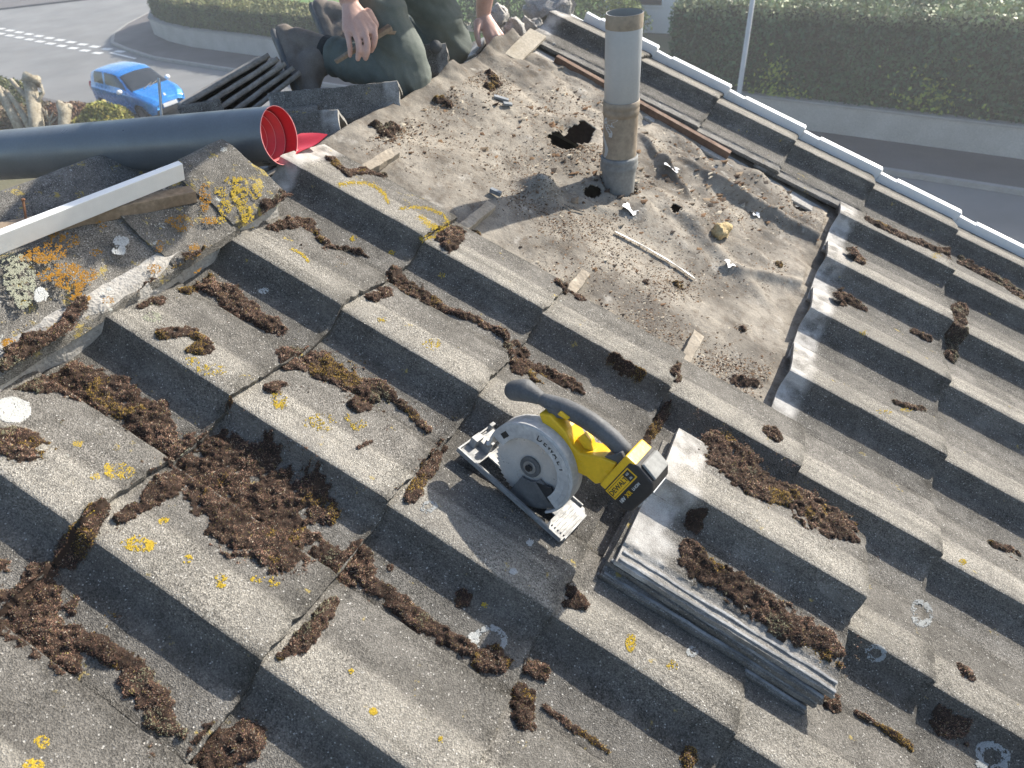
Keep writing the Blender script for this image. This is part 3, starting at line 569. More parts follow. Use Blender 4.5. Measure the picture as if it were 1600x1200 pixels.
# ------------------------------------------------------------------ circular saw
def saw():
    xs = nrm(-.188 * EU + .981 * EV + .02 * EN); ys = nrm(.20 * EU - .014 * EV + .985 * EN); zs = nrm(np.cross(xs, ys)); ys = np.cross(zs, xs)
    S = .90; org = rw(.498, .690, -.034)
    root = setp(empty('circular_saw'), 'yellow and black cordless circular saw standing on the tiles', 'circular saw')
    root.matrix_world = frame(xs, ys, zs, org) @ Matrix.Scale(S, 4)
    # shoe: frame with a window round the blade
    b = MB(); T = .004
    b.box((.0, 0, -.088), (.052, T, .030)); b.box((.052, 0, .017), (.235, T, .030)); b.box((.052, 0, -.088), (.235, T, -.016))
    b.prism([(.235, .030), (.275, .030), (.282, .018), (.282, -.07), (.268, -.088), (.235, -.088)], -T, 0)
    b.v[-12:] = [(x, -z, y) for x, y, z in b.v[-12:]]
    shoe = b.build('shoe', 'alu', root, False, .0008)
    for lo, hi in (((0, T, .026), (.276, .011, .030)), ((0, T, -.088), (.004, .010, .026)), ((.278, T, -.07), (.282, .010, .02)), ((.01, T, -.088), (.262, .010, -.084))):
        b = MB(); b.box(lo, hi); b.build('shoe_lip', 'alu', shoe, False, .0008)
    for k in range(5): b = MB(); b.box((.243 + k * .0075, T, -.065), (.246 + k * .0075, .0075, .012)); b.build('shoe_rib', 'alu', shoe, False, .0005)
    b = MB(); b.box((.012, T, -.075), (.030, .018, -.020)); b.box((.004, T, -.030), (.020, .026, -.004)); b.box((.006, .012, -.075), (.014, .034, -.060)); b.box((.030, T, -.06), (.048, .030, -.05)); b.box((.03, T, -.028), (.048, .034, -.018)); b.build('bevel_bracket', 'alu', root, False, .0012)
    b = MB(); b.tube([(.039, .03, -.068), (.039, .03, -.012)], .006, 14); b.build('pivot_pin', 'steel', root, True)
    # body tilted up about the front pivot
    body = empty('saw_body'); body.parent = root
    C0 = (.143, .078)
    b = MB(); n = 48; bl = []
    R0 = .0825
    for i in range(48):
        a = 2 * math.pi * i / 48
        for da, rr in ((0, R0 - .004), (.02, R0 - .0035), (.085, R0), (.105, R0 - .005)): bl.append((C0[0] + rr * math.cos(-a - da), C0[1] + rr * math.sin(-a - da)))
    b.prism(bl, -.0009, .0009); bo = b.build('blade', 'blade', root)
    def disc(name, r, z0, z1, mat, parent, c=C0, n=36, bev=.0008):
        b = MB(); b.prism([(c[0] + r * math.cos(2 * math.pi * i / n), c[1] + r * math.sin(2 * math.pi * i / n)) for i in range(n)], z0, z1); return b.build(name, mat, parent, False, bev)
    fl = disc('flange', .0225, .0009, .0055, 'rubber', bo); disc('washer', .014, .0055, .0075, 'steel', bo); disc('bolt_head', .0078, .0075, .012, 'black', bo, n=6)
    def sector(name, r0, r1, a0, a1, z0, z1, mat, parent, c=C0, n=40, bev=.001):
        p = [(c[0] + r1 * math.cos(a), c[1] + r1 * math.sin(a)) for a in np.linspace(a0, a1, n)] + [(c[0] + r0 * math.cos(a), c[1] + r0 * math.sin(a)) for a in np.linspace(a1, a0, n)]
        b = MB()
        m = len(p); b.v = [(x, y, z0) for x, y in p] + [(x, y, z1) for x, y in p]
        for i in range(n - 1):
            j = m - 1 - i; b.f += [(m + i, m + i + 1, m + j - 1, m + j), (j, j - 1, i + 1, i)]
        b.f += [(i, (i + 1) % m, m + (i + 1) % m, m + i) for i in range(m)]
        return b.build(name, mat, parent, False, bev)
    ug = sector('upper_guard', .0, .098, math.radians(-38), math.radians(192), -.030, -.010, 'guard', root)
    sector('guard_rim', .0935, .0985, math.radians(-38), math.radians(192), -.010, .0125, 'guard', ug); sector('guard_face', .066, .0955, math.radians(-20), math.radians(176), .0105, .0135, 'guard', ug)
    sector('guard_step', .082, .0925, math.radians(-12), math.radians(100), .0136, .0152, 'guard', ug)
    lg = sector('lower_guard', .030, .089, math.radians(-96), math.radians(-10), .0035, .0085, 'rubber', root); sector('lower_guard_rim', .085, .0895, math.radians(-96), math.radians(-10), -.012, .0085, 'rubber', lg)
    b = MB(); b.prism([(.170, .062), (.214, .044), (.224, .062), (.20, .078)], .004, .010); b.build('guard_lever', 'black', root, False, .001)
    def onface(x, y, z, ang): return Matrix.Translation((x, y, z)) @ Matrix.Rotation(ang, 4, 'Z')
    am = math.radians(58)
    for k, ch in enumerate('DEWALT'):
        a = math.radians(98 - k * 10.5); lettering('guard_letter', ch, .0165, 'ink', ug, onface(C0[0] + .0795 * math.cos(a), C0[1] + .0795 * math.sin(a), .0138, a - math.pi / 2))
    b = MB(); a = math.radians(158); b.box((-.008, -.006, 0), (.008, .006, .0006)); o = b.build('warning_label', 'ink', ug); o.matrix_local = onface(C0[0] + .080 * math.cos(a), C0[1] + .080 * math.sin(a), .0137, a - math.pi / 2)
    b = MB(); b.box((-.005, -.0035, .0006), (.003, .0035, .001)); o2 = b.build('warning_symbol', 'paint_white', ug); o2.matrix_local = o.matrix_local.copy()
    # motor behind the guard
    b = MB(); b.lathe([(0, -.118), (.030, -.118), (.038, -.112), (.041, -.09), (.044, -.075), (.046, -.03), (.0, -.03)], 28); mo = b.build('motor_housing', 'yellow', root, True); mo.location = (.150, .098, 0)
    b = MB(); b.lathe([(.0455, -.088), (.047, -.086), (.047, -.056), (.0455, -.054)], 28); e = b.build('motor_band', 'black', root, True); e.location = (.150, .098, 0)
    # yellow chassis
    def plate(name, poly, z0, z1, mat, bev=.004): b = MB(); b.prism(poly, z0, z1); return b.build(name, mat, root, False, bev, 3)
    plate('chassis', [(.150, .10), (.205, .125), (.240, .138), (.262, .138), (.276, .160), (.270, .208), (.240, .196), (.205, .172), (.186, .174), (.160, .190), (.120, .196), (.098, .182), (.120, .165)], -.066, -.012, 'yellow')
    plate('trigger', [(.182, .180), (.205, .172), (.222, .182), (.206, .196), (.188, .200)], -.048, -.030, 'yellow', .003)
    plate('safety_button', [(.128, .205), (.150, .208), (.152, .216), (.130, .215)], -.062, -.016, 'yellow', .003)
    # handle
    H = [(.076, .190, -.039), (.098, .199, -.039), (.128, .211, -.039), (.158, .220, -.039), (.186, .225, -.039), (.212, .227, -.039), (.238, .226, -.039), (.262, .222, -.039), (.280, .214, -.039)]
    b = MB(); b.tube(H, [.011, .0155, .0185, .019, .019, .0185, .018, .0175, .017], 18, True, (1.0, .92), (0, 0, 1)); b.build('handle', 'rubber', root, True)
    b = MB(); b.prism([(.096, .196), (.135, .214), (.160, .216), (.122, .186)], -.056, -.022); b.build('handle_root', 'rubber', root, False, .003)
    b = MB(); b.caps([(.026, .166, -.039), (.044, .183, -.039), (.074, .191, -.039)], [.021, .023, .015], 16); k = b.build('front_knob', 'rubber', root, True); remesh(k, .003, 4)
    b = MB(); b.prism([(.244, .196), (.268, .198), (.284, .220), (.264, .232)], -.060, -.018); b.build('handle_foot', 'rubber', root, False, .003)
    # battery
    bt = empty('battery_pack'); bt.parent = root; bt.matrix_local = Matrix.Translation((.272, .200, -.039)) @ Matrix.Rotation(math.radians(-4), 4, 'Z')
    b = MB(); b.box((0, -.048, -.037), (.028, .044, .037)); b.build('battery_mount', 'yellow', bt, False, .005, 3)
    b = MB(); b.prism([(.012, -.052), (.062, -.052), (.076, -.042), (.078, .024), (.066, .040), (.030, .046), (.012, .040)], -.038, .038); b.build('battery_case', 'black', bt, False, .005, 3)
    b = MB(); b.prism([(.030, .0465), (.066, .0405), (.066, .046), (.034, .052)], -.030, .030); b.build('battery_cap', 'pipe_collar', bt, False, .002)
    for q in range(5): b = MB(); b.box((.0775, -.030 + q * .011, -.028), (.080, -.025 + q * .011, .028)); b.build('battery_fin', 'pipe_grey', bt, False, .0006)
    b = MB(); b.box((.016, -.046, .0381), (.040, .028, .0386)); b.build('label_patch', 'yellow', bt)
    ML = lambda x, y: Matrix.Translation((x, y, .0388)) @ Matrix.Rotation(math.pi / 2, 4, 'Z')
    b = MB(); b.box((.0185, -.0435, .0386), (.0375, .0255, .0387)); b.build('label_border', 'ink', bt); b = MB(); b.box((.0195, -.0425, .0387), (.0365, .0085, .0388)); b.build('label_field', 'yellow', bt)
    lettering('label_lettering', 'DEWALT', .0135, 'ink', bt, ML(.028, -.017) @ Matrix.Translation((0, 0, .0002))); lettering('label_lettering', '4.0', .006, 'ink_pale', bt, ML(.024, .017) @ Matrix.Translation((0, 0, .0002))); lettering('label_lettering', 'Ah', .006, 'ink_pale', bt, ML(.033, .017) @ Matrix.Translation((0, 0, .0002)))
    lettering('label_lettering', '18V', .010, 'ink_pale', bt, ML(.050, -.034)); lettering('label_lettering', 'XR', .012, 'yellow', bt, ML(.050, -.014)); lettering('label_lettering', 'LI-ION', .0075, 'ink_pale', bt, ML(.050, .010))
    bpy.data.objects.remove(body)
saw()

# ------------------------------------------------------------------ membrane roll
def membrane_roll():
    A = at(437, 212, 1.56); B = at(0, 243, 1.88); d = nrm(A - B); L = 1.08; root = setp(empty('membrane_roll'), 'roll of dark grey roofing membrane with a bright red inner face', 'membrane roll')
    zx = nrm(np.cross((0, 0, 1), d)); zy = np.cross(d, zx); root.matrix_world = frame(zx, zy, d, A - d * L)
    R = .0655; n = 60
    def spiral(r_of, a0, a1, z0, z1, name, mat, n=90, flip=False):
        b = MB()
        for i in range(n + 1):
            a = a0 + (a1 - a0) * i / n; r = r_of(a)
            b.v += [(r * math.cos(a), r * math.sin(a), z0), (r * math.cos(a), r * math.sin(a), z1(a) if callable(z1) else z1)]
        b.f = [(2 * i, 2 * i + 1, 2 * i + 3, 2 * i + 2) if not flip else (2 * i, 2 * i + 2, 2 * i + 3, 2 * i + 1) for i in range(n)]; return b.build(name, mat, root, True)
    spiral(lambda a: R, 0, 2 * math.pi, 0, L, 'outer_face', 'roll_out')
    spiral(lambda a: R - .0012, 0, 2 * math.pi, 0, L - .0002, 'inner_face', 'roll_in', flip=True)
    b = MB(); b.lathe([(R - .0013, L - .001), (R - .0013, L + .0003), (R + .0003, L + .0003), (R + .0003, L - .001)], 60); b.build('cut_edge', 'roll_edge', root, True)
    for rr, dz_ in ((R - .008, .030), (R - .0155, .052), (R - .024, .070)):
        b = MB(); b.lathe([(rr, .03), (rr, L - dz_), (rr - .0012, L - dz_), (rr - .0012, .03)], 60); b.build('winding', 'roll_in', root, True); b = MB(); b.lathe([(rr + .0002, L - dz_ + .0002), (rr - .0014, L - dz_ + .0002)], 60); b.build('winding_edge', 'roll_edge', root, True)
    b = MB(); b.lathe([(0, .05), (.036, .05), (.038, L - .12), (0, L - .115)], 30); b.build('core_fill', 'mortar', root, True)
    # loose flap lying beyond the end
    f0 = [at(452, 250, 1.60), at(512, 211, 1.66), at(470, 207, 1.70), at(440, 235, 1.66)]; inv = root.matrix_world.inverted(); b = MB(); nx = 12
    P = np.array([inv @ Vector(p) for p in f0]); 
    for off in (0, -.0012):
        for i in range(nx + 1):
            for j in range(nx + 1):
                s, t = i / nx, j / nx; p = (P[0] * (1 - s) + P[1] * s) * (1 - t) + (P[3] * (1 - s) + P[2] * s) * t; p = p + np.array([0, off + .003 * math.sin(s * 7 + t * 3), 0]); b.v.append(tuple(p))
    m = (nx + 1) ** 2
    for i in range(nx):
        for j in range(nx):
            a = i * (nx + 1) + j; b.f.append((a, a + nx + 1, a + nx + 2, a + 1)); b.f.append((m + a, m + a + 1, m + a + nx + 2, m + a + nx + 1))
    b.build('loose_flap', 'roll_in', root, True)
membrane_roll()

# ------------------------------------------------------------------ loose timber and small things along the ridge
def timber(name, a, c, wdt, th, mat, label, cat, up=(0, 0, 1), bev=.0015, ext=.5):
    a = np.asarray(a); c = np.asarray(c); d = nrm(c - a); e = empty(name, a); b = MB(); b.bar(a - d * ext - a, c - a, wdt, th, up); bpy.data.objects.remove(e)
    o = b.build(name, mat, None, False, bev); o.location = tuple(a); return setp(o, label, cat)
wb = timber('white_batten', at(0, 378, 1.10), at(284, 266, 1.32), .013, .037, 'paint_white', 'white painted timber batten leaning across the ridge caps', 'batten', (.35, 0, .94))
bb = timber('brown_batten', at(0, 364, 1.15), at(302, 303, 1.345), .030, .024, 'timber_old', 'brown split batten lying under the white one', 'batten', (.1, -.2, 1))
b = MB(); p0 = at(42, 352, 1.165); b.tube([p0 - p0, at(36, 312, 1.16) - p0], [.0022, .002], 8); b.ball(at(36, 312, 1.16) - p0, (.004, .004, .0025), 8, 5); o = b.build('rusty_nail', 'rust'); o.location = tuple(p0); setp(o, 'rusty nail standing up out of the brown batten', 'nail')
p0 = at(254, 200, 1.78); b = MB(); b.tube([p0 - p0, at(248, 122, 1.75) - p0], [.004, .0035], 10); o = b.build('steel_rod', 'steel'); o.location = tuple(p0); setp(o, 'thin steel rod standing behind the membrane roll', 'rod')

def loose_ridge(px, d, yaw, pitch, roll, length, label, seed, sharp=True, spread=.075, th=.014, mat='tile'):
    o = link('loose_ridge_tile', cap_mesh(length, seed, spread, th, .02, sharp), mat); me = o.data
    co = np.empty(len(me.vertices) * 3, np.float32); me.vertices.foreach_get('co', co); co = co.reshape(-1, 3); co[:, 2] -= np.abs(co[:, 0]) * .55; me.vertices.foreach_set('co', co.ravel())
    cl = np.where((co[:, 1] > length - .04) | (co[:, 1] < .004), .8, 0).astype(np.float32); me.attributes['clean'].data.foreach_set('value', cl); me.update()
    p = Vector(at(*px, d)); o.matrix_world = Matrix.Translation(p) @ Matrix.Rotation(yaw, 4, 'Z') @ Matrix.Rotation(pitch, 4, 'X') @ Matrix.Rotation(roll, 4, 'Y') @ Matrix.Translation((0, -length, 0))
    return setp(o, label, 'ridge tile', 'loose angled ridge tiles by the worker')
loose_ridge((622, 126), 2.0, math.radians(-62), 0.02, 0.05, .40, 'angled ridge tile lying in front of the kneeling knee', 21)
loose_ridge((527, 170), 1.84, math.radians(-60), 0.05, 0.1, .22, 'short angled ridge tile just beyond the red roll end', 22)
loose_ridge((697, 66), 2.3, math.radians(-60), .02, 0., .20, 'angled ridge tile between the two kneeling knees', 23)
p0 = at(278, 168, 1.95); o = link('broken_ridge_tile', cap_mesh(.12, 27, .07, .014, .02, True), 'tile'); o.matrix_world = Matrix.Translation(Vector(p0)) @ Matrix.Rotation(math.radians(-40), 4, 'Z') @ Matrix.Rotation(.5, 4, 'Y'); setp(o, 'broken grey ridge tile piece behind the roll next to the steel rod', 'ridge tile')
p0 = at(410, 165, 1.98); o = link('lichened_ridge_tile', cap_mesh(.42, 28, .15, .016), 'cap'); o.matrix_world = Matrix.Translation(Vector(p0) + Vector((0, 0, -.02))) @ Matrix.Rotation(math.radians(-50), 4, 'Z') @ Matrix.Translation((0, -.26, 0)); setp(o, 'lichen covered ridge tile under the leaning tile stack', 'ridge tile')
# tiles leaning in a heap behind the boot
a = at(332, 168, 2.06); c = at(440, 96, 2.12); dx = nrm(c - a); vd = nrm(c - CAM); nz = nrm(np.cross(dx, vd)); nz = nz if nz[2] > 0 else -nz; nz = nrm(nz - .05 * vd); ny = np.cross(nz, dx)
def slab_mesh(seed):
    nx, ny_ = 40, 20; X, Y = np.meshgrid(np.linspace(-.30, 0, nx), np.linspace(-.13, .13, ny_), indexing='ij'); ex = .004 * fbm(Y * 40, X * 0 + seed, seed); ey = .005 * fbm(X * 35, X * 0 + seed, seed + 3)
    wv = .010 * np.abs(np.sin(Y * 14 + .5)); Xt = X + ex * (X > -.02) + ex * (X < -.28); Yt = Y + ey * (np.abs(Y) > .12); Z = wv + .0015 * fbm(X * 50, Y * 50, seed + 5); n0 = X.size; I = np.arange(n0).reshape(X.shape)
    q = np.stack([I[:-1, :-1], I[1:, :-1], I[1:, 1:], I[:-1, 1:]], -1).reshape(-1, 4); F = [q, q[:, ::-1] + n0]
    for e, fl in ((I[-1], 0), (I[0], 1), (I[:, 0], 0), (I[:, -1], 1)): s_ = np.stack([e[:-1], e[1:], e[1:] + n0, e[:-1] + n0], -1); F.append(s_[:, ::-1] if fl == 0 else s_)
    V = np.r_[np.stack([Xt, Yt, Z], -1).reshape(-1, 3), np.stack([Xt, Yt, Z - .014], -1).reshape(-1, 3)]; cl = np.tile(.5 + (Xt > -.045).ravel() * .5, 2); me = np_mesh('heaped_roof_tile', V, np.concatenate(F), None, {'wear': cl * 0, 'clean': cl, 'dirt': cl * 0}); me.materials.append(M['slab']); return me
for k in range(5):
    o = link('heaped_roof_tile', slab_mesh(k + 40), None)
    o.matrix_world = frame(dx, ny, nz, c + nz * (k * .0215 - .052) + dx * (.015 - .012 * k) + ny * .06) @ Matrix.Rotation(rng.normal(0, .03), 4, 'Z') @ Matrix.Rotation((k - 2) * .025, 4, 'Y')
    setp(o, ['bottom tile of the leaning heap behind the boot', 'second tile up in the leaning heap behind the boot', 'third tile up in the leaning heap behind the boot', 'fourth tile up in the leaning heap behind the boot', 'topmost tile of the leaning heap behind the boot'][k], 'roof tile', 'tiles heaped behind the boot')
# rubble at the far end of the ridge
RUB = [((862, 18), 2.72, (.11, .085, .06), 'large rounded mortar lump at the far end of the ridge', 3), ((835, 45), 2.62, (.045, .04, .035), 'small mortar lump below the large rounded one', 5), ((800, 55), 2.55, (.05, .04, .045), 'angular grey mortar lump beside the reaching hand', 6), ((770, 30), 2.7, (.06, .05, .045), 'mortar lump behind the reaching wrist', 8),
       ((862, 78), 2.52, (.026, .022, .02), 'grey pebble sized mortar piece near the verge', 9), ((745, 145), 2.28, (.022, .02, .012), 'pale mortar flake on the felt near the knees', 12), ((636, 202), 1.98, (.025, .018, .014), 'tan mortar lump on the felt beyond the red flap', 14)]
for px, d, r, lab, sd in RUB: setp(lump('mortar_lump', 'mortar', at(*px, d), r, sd, None, .7, 26), lab, 'mortar lump', 'mortar rubble')
b = MB(); p0 = at(842, 52, 2.48); p1 = at(800, 92, 2.40); b.bar(p0 - p0, p1 - p0, .07, .012, (.4, -.3, 1)); o = b.build('timber_offcut', 'timber_pale', None, False, .002); o.location = tuple(p0); rough_up(o, .006, 20, 4); setp(o, 'pale broken timber offcut at the far ridge end', 'timber offcut')
def felt_pt(x, y, e=0.):
    u, v, h, s = on_roof(x, y); return rw(u, v, float(surf_felt(u, v)) + e), s
def foam():
    p, s = felt_pt(1124, 366, .018); o = setp(lump('foam_lump', 'foam', p, (.03, .042, .024), 17, None, .5, 22), 'crumpled yellow foam lump lying on the felt', 'foam')
foam()
def strip(name, pts, wdt, mat, label, cat):
    b = MB(); q = []
    for x, y in pts: p, _ = felt_pt(x, y, .006); q.append(p)
    o0 = q[0]; P = []
    for a, c in zip(q, q[1:]):
        for k in range(6): P.append(a + (c - a) * k / 6)
    P.append(q[-1]); P = np.array(P) - o0
    for i, p in enumerate(P):
        d = nrm(P[min(i + 1, len(P) - 1)] - P[max(i - 1, 0)]); sd = nrm(np.cross(d, EN)); ww = wdt * (.75 + .35 * math.sin(i * .7) * .5)
        b.v += [tuple(p - sd * ww / 2), tuple(p + EN * .002), tuple(p + sd * ww / 2 + EN * .004), tuple(p - EN * .001)]
    for i in range(len(P) - 1):
        for k in range(4): b.f.append((4 * i + k, 4 * i + (k + 1) % 4, 4 * i + 4 + (k + 1) % 4, 4 * i + 4 + k))
    b.f += [(3, 2, 1, 0), tuple(4 * (len(P) - 1) + k for k in range(4))]
    o = b.build(name, mat); o.location = tuple(o0); return setp(o, label, cat)
strip('white_strip', [(960, 365), (1000, 385), (1040, 408), (1066, 425), (1084, 438)], .013, 'paper', 'thin white splintered strip lying on the felt', 'strip')
strip('grey_strip', [(880, 322), (895, 330), (912, 334)], .006, 'slate_bit', 'dark glossy scrap strip beside the felt mound', 'strip')
def scrap(x, y, sx, sy, mat, label, name='paper_scrap'):
    p, _ = felt_pt(x, y, .004); b = MB(); n = 5
    for off in (0, -.001):
        for i in range(n):
            for j in range(n): b.v.append(((i / (n - 1) - .5) * sx * (1 + .15 * math.sin(j * 2.1)), (j / (n - 1) - .5) * sy * (1 + .18 * math.sin(i * 1.7)), off + .004 * math.sin(i * 1.3 + j * .9)))
    for i in range(n - 1):
        for j in range(n - 1): a = i * n + j; b.f += [(a, a + n, a + n + 1, a + 1), (25 + a, 25 + a + 1, 25 + a + n + 1, 25 + a + n)]
    o = b.build(name, mat, None, True); o.matrix_world = frame(EV, EU, EN, p) @ Matrix.Rotation(random.uniform(-1, 1), 4, 'Z'); return setp(o, label, 'scrap')
scrap(985, 327, .045, .036, 'paper', 'white paper scrap just below the vent pipe'); scrap(1180, 336, .026, .022, 'paper', 'white scrap on the felt fold right of the foam lump'); scrap(1139, 413, .028, .024, 'paper', 'white scrap below the foam lump'); scrap(1049, 262, .05, .02, 'paper', 'torn white scrap in the hollow right of the pipe'); scrap(1221, 268, .026, .018, 'paper', 'small white scrap near the verge board'); scrap(1096, 200, .03, .018, 'paper', 'white scrap beside the brown verge board')
for k, (x, y, l) in enumerate(((782, 157, .05), (792, 166, .03))):
    p, _ = felt_pt(x, y, .008); b = MB(); b.bar((-l / 2, 0, 0), (l / 2, 0, 0), .014, .008); o = b.build('slate_piece', 'slate_bit', None, False, .001); o.matrix_world = frame(EV, EU, EN, p) @ Matrix.Rotation(.5 + k * .3, 4, 'Z'); setp(o, ['longer blue grey slate sliver on the felt below the reaching hand', 'shorter blue grey slate sliver on the felt below the reaching hand'][k], 'slate sliver')
p, _ = felt_pt(772, 305, .01); b = MB(); b.bar((-.015, 0, 0), (.018, 0, .004), .012, .012); o = b.build('slate_piece', 'slate_bit', None, False, .001); o.matrix_world = frame(EV, EU, EN, p); setp(o, 'small grey block at the end of the shaded batten stub', 'slate sliver')

# ------------------------------------------------------------------ moss, lichen, crumbs
def pxpts(strokes, dens=3.):
    out = []
    for st in strokes:
        st = [(*p, st[0][2]) if len(p) == 2 else p for p in st]
        if len(st) == 1: st = st * 2
        for a, c in zip(st, st[1:]):
            n = max(1, int(math.hypot(c[0] - a[0], c[1] - a[1]) / dens))
            for k in range(n + 1): t = k / n; out.append(tuple(a[i] * (1 - t) + c[i] * t for i in range(3)))
    return out
def moss(name, strokes, hfun, to_uv, height=.012, spacing=.0016, seed=0):
    VV, FF, TT = [], [], []; base = 0; cell = .003; g = np.random.default_rng(seed + 77)
    pal = np.array([(.175, .105, .075), (.12, .066, .048), (.045, .030, .025), (.23, .155, .105), (.17, .14, .055), (.30, .26, .20)]); cum = np.cumsum([.30, .24, .20, .12, .07, .07])
    for si, st in enumerate(strokes):
        X = np.array(pxpts([st])); u_, v_, s_ = to_uv(X[:, 0], X[:, 1]); P = np.c_[u_, v_, X[:, 2] * s_ / FPX]; P = P[::max(1, len(P) // 24)]
        R = P[:, 2].max(); lo = P[:, :2].min(0) - R * 1.2; hi = P[:, :2].max(0) + R * 1.2
        def field(u, v):
            d = 1 - ((u[..., None] - P[:, 0]) ** 2 + (v[..., None] - P[:, 1]) ** 2) / P[:, 2] ** 2
            return np.clip(d.max(-1), -1, .75) * .8 + 1.0 * fbm(u * 34, v * 34, seed + 1, 3) + .75 * fbm(u * 120, v * 120, seed + 2, 2) + .08
        hh = height * min(1., .4 + R / .035)
        def hgt(f, u, v): return hh * np.clip(f, 0, 1) ** .7 * (.45 + 1.1 * vnoise(u * 70, v * 70, seed + 5)) + .002 * fbm(u * 220, v * 220, seed + 6, 2)
        us = np.arange(lo[0], hi[0], cell); vs_ = np.arange(lo[1], hi[1], cell)
        if len(us) < 2 or len(vs_) < 2: continue
        U, V = np.meshgrid(us, vs_, indexing='ij'); Fd = field(U, V); G0 = hfun(U, V); H = G0 + np.where(Fd > 0, hgt(Fd, U, V), -.003)
        keep = Fd > -.10; I = np.arange(U.size).reshape(U.shape) + base; kf = keep[:-1, :-1] & keep[1:, :-1] & keep[1:, 1:] & keep[:-1, 1:]
        C4 = np.stack([G0[:-1, :-1], G0[:-1, 1:], G0[1:, 1:], G0[1:, :-1]], -1); kf &= (C4.max(-1) - C4.min(-1)) < .022
        q = np.stack([I[:-1, :-1], I[:-1, 1:], I[1:, 1:], I[1:, :-1]], -1)[kf]; FF.append(np.concatenate([q[:, [0, 1, 2]], q[:, [0, 2, 3]]]))
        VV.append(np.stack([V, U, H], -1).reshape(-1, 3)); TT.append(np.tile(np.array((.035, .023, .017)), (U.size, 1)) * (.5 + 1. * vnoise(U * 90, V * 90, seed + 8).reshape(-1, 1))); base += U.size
        n = int((hi[0] - lo[0]) * (hi[1] - lo[1]) / spacing ** 2); u = g.uniform(lo[0], hi[0], n); v = g.uniform(lo[1], hi[1], n); f = field(u, v); m = f > -.04 - .35 * (g.uniform(size=n) < .12); u, v, f = u[m], v[m], f[m]; n = len(u)
        if not n: continue
        h0 = hfun(u, v) + hgt(f, u, v) - .0012; L = g.uniform(.0014, .0036, n) * (.7 + .5 * np.clip(f, 0, 1)); a = g.uniform(0, 2 * math.pi, n); lean = g.normal(0, .5, (n, 2)); wd = g.uniform(.0006, .0014, n)
        zone = fbm(u * 16 + seed, v * 16, seed + 9); col = pal[np.minimum(np.searchsorted(cum, g.uniform(0, .999, n)), 5)] * g.uniform(.35, 1.6, (n, 1)) * (.6 + .8 * vnoise(u * 120, v * 120, seed + 15))[:, None] * (.45 + 1.0 * vnoise(u * 26, v * 26, seed + 19))[:, None]
        col = np.where((zone > .30)[:, None] & (g.uniform(size=(n, 1)) < .6), np.array((.27, .175, .04)) * g.uniform(.6, 1.3, (n, 1)), col)
        col = np.where((zone < -.42)[:, None] & (g.uniform(size=(n, 1)) < .45), np.array((.24, .23, .15)), col)
        b3 = [np.stack([v + wd * np.cos(a + k * 2.0944), u + wd * np.sin(a + k * 2.0944), h0], -1) for k in range(3)]
        tip = np.stack([v + lean[:, 0] * L, u + lean[:, 1] * L, h0 + L], -1); VV.append(np.stack([b3[0], b3[1], b3[2], tip], 1).reshape(-1, 3)); i4 = np.arange(n)[:, None] * 4 + base
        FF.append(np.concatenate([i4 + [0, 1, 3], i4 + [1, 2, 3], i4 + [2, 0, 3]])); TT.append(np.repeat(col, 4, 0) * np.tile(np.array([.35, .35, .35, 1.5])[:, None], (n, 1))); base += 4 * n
    me = np_mesh(name, np.concatenate(VV), np.concatenate(FF), np.clip(np.concatenate(TT), 0, 1)); me.materials.append(M['moss']); return me
def uvp(x, y): u, v, h, s = on_roof_v(x, y); return u, v, s
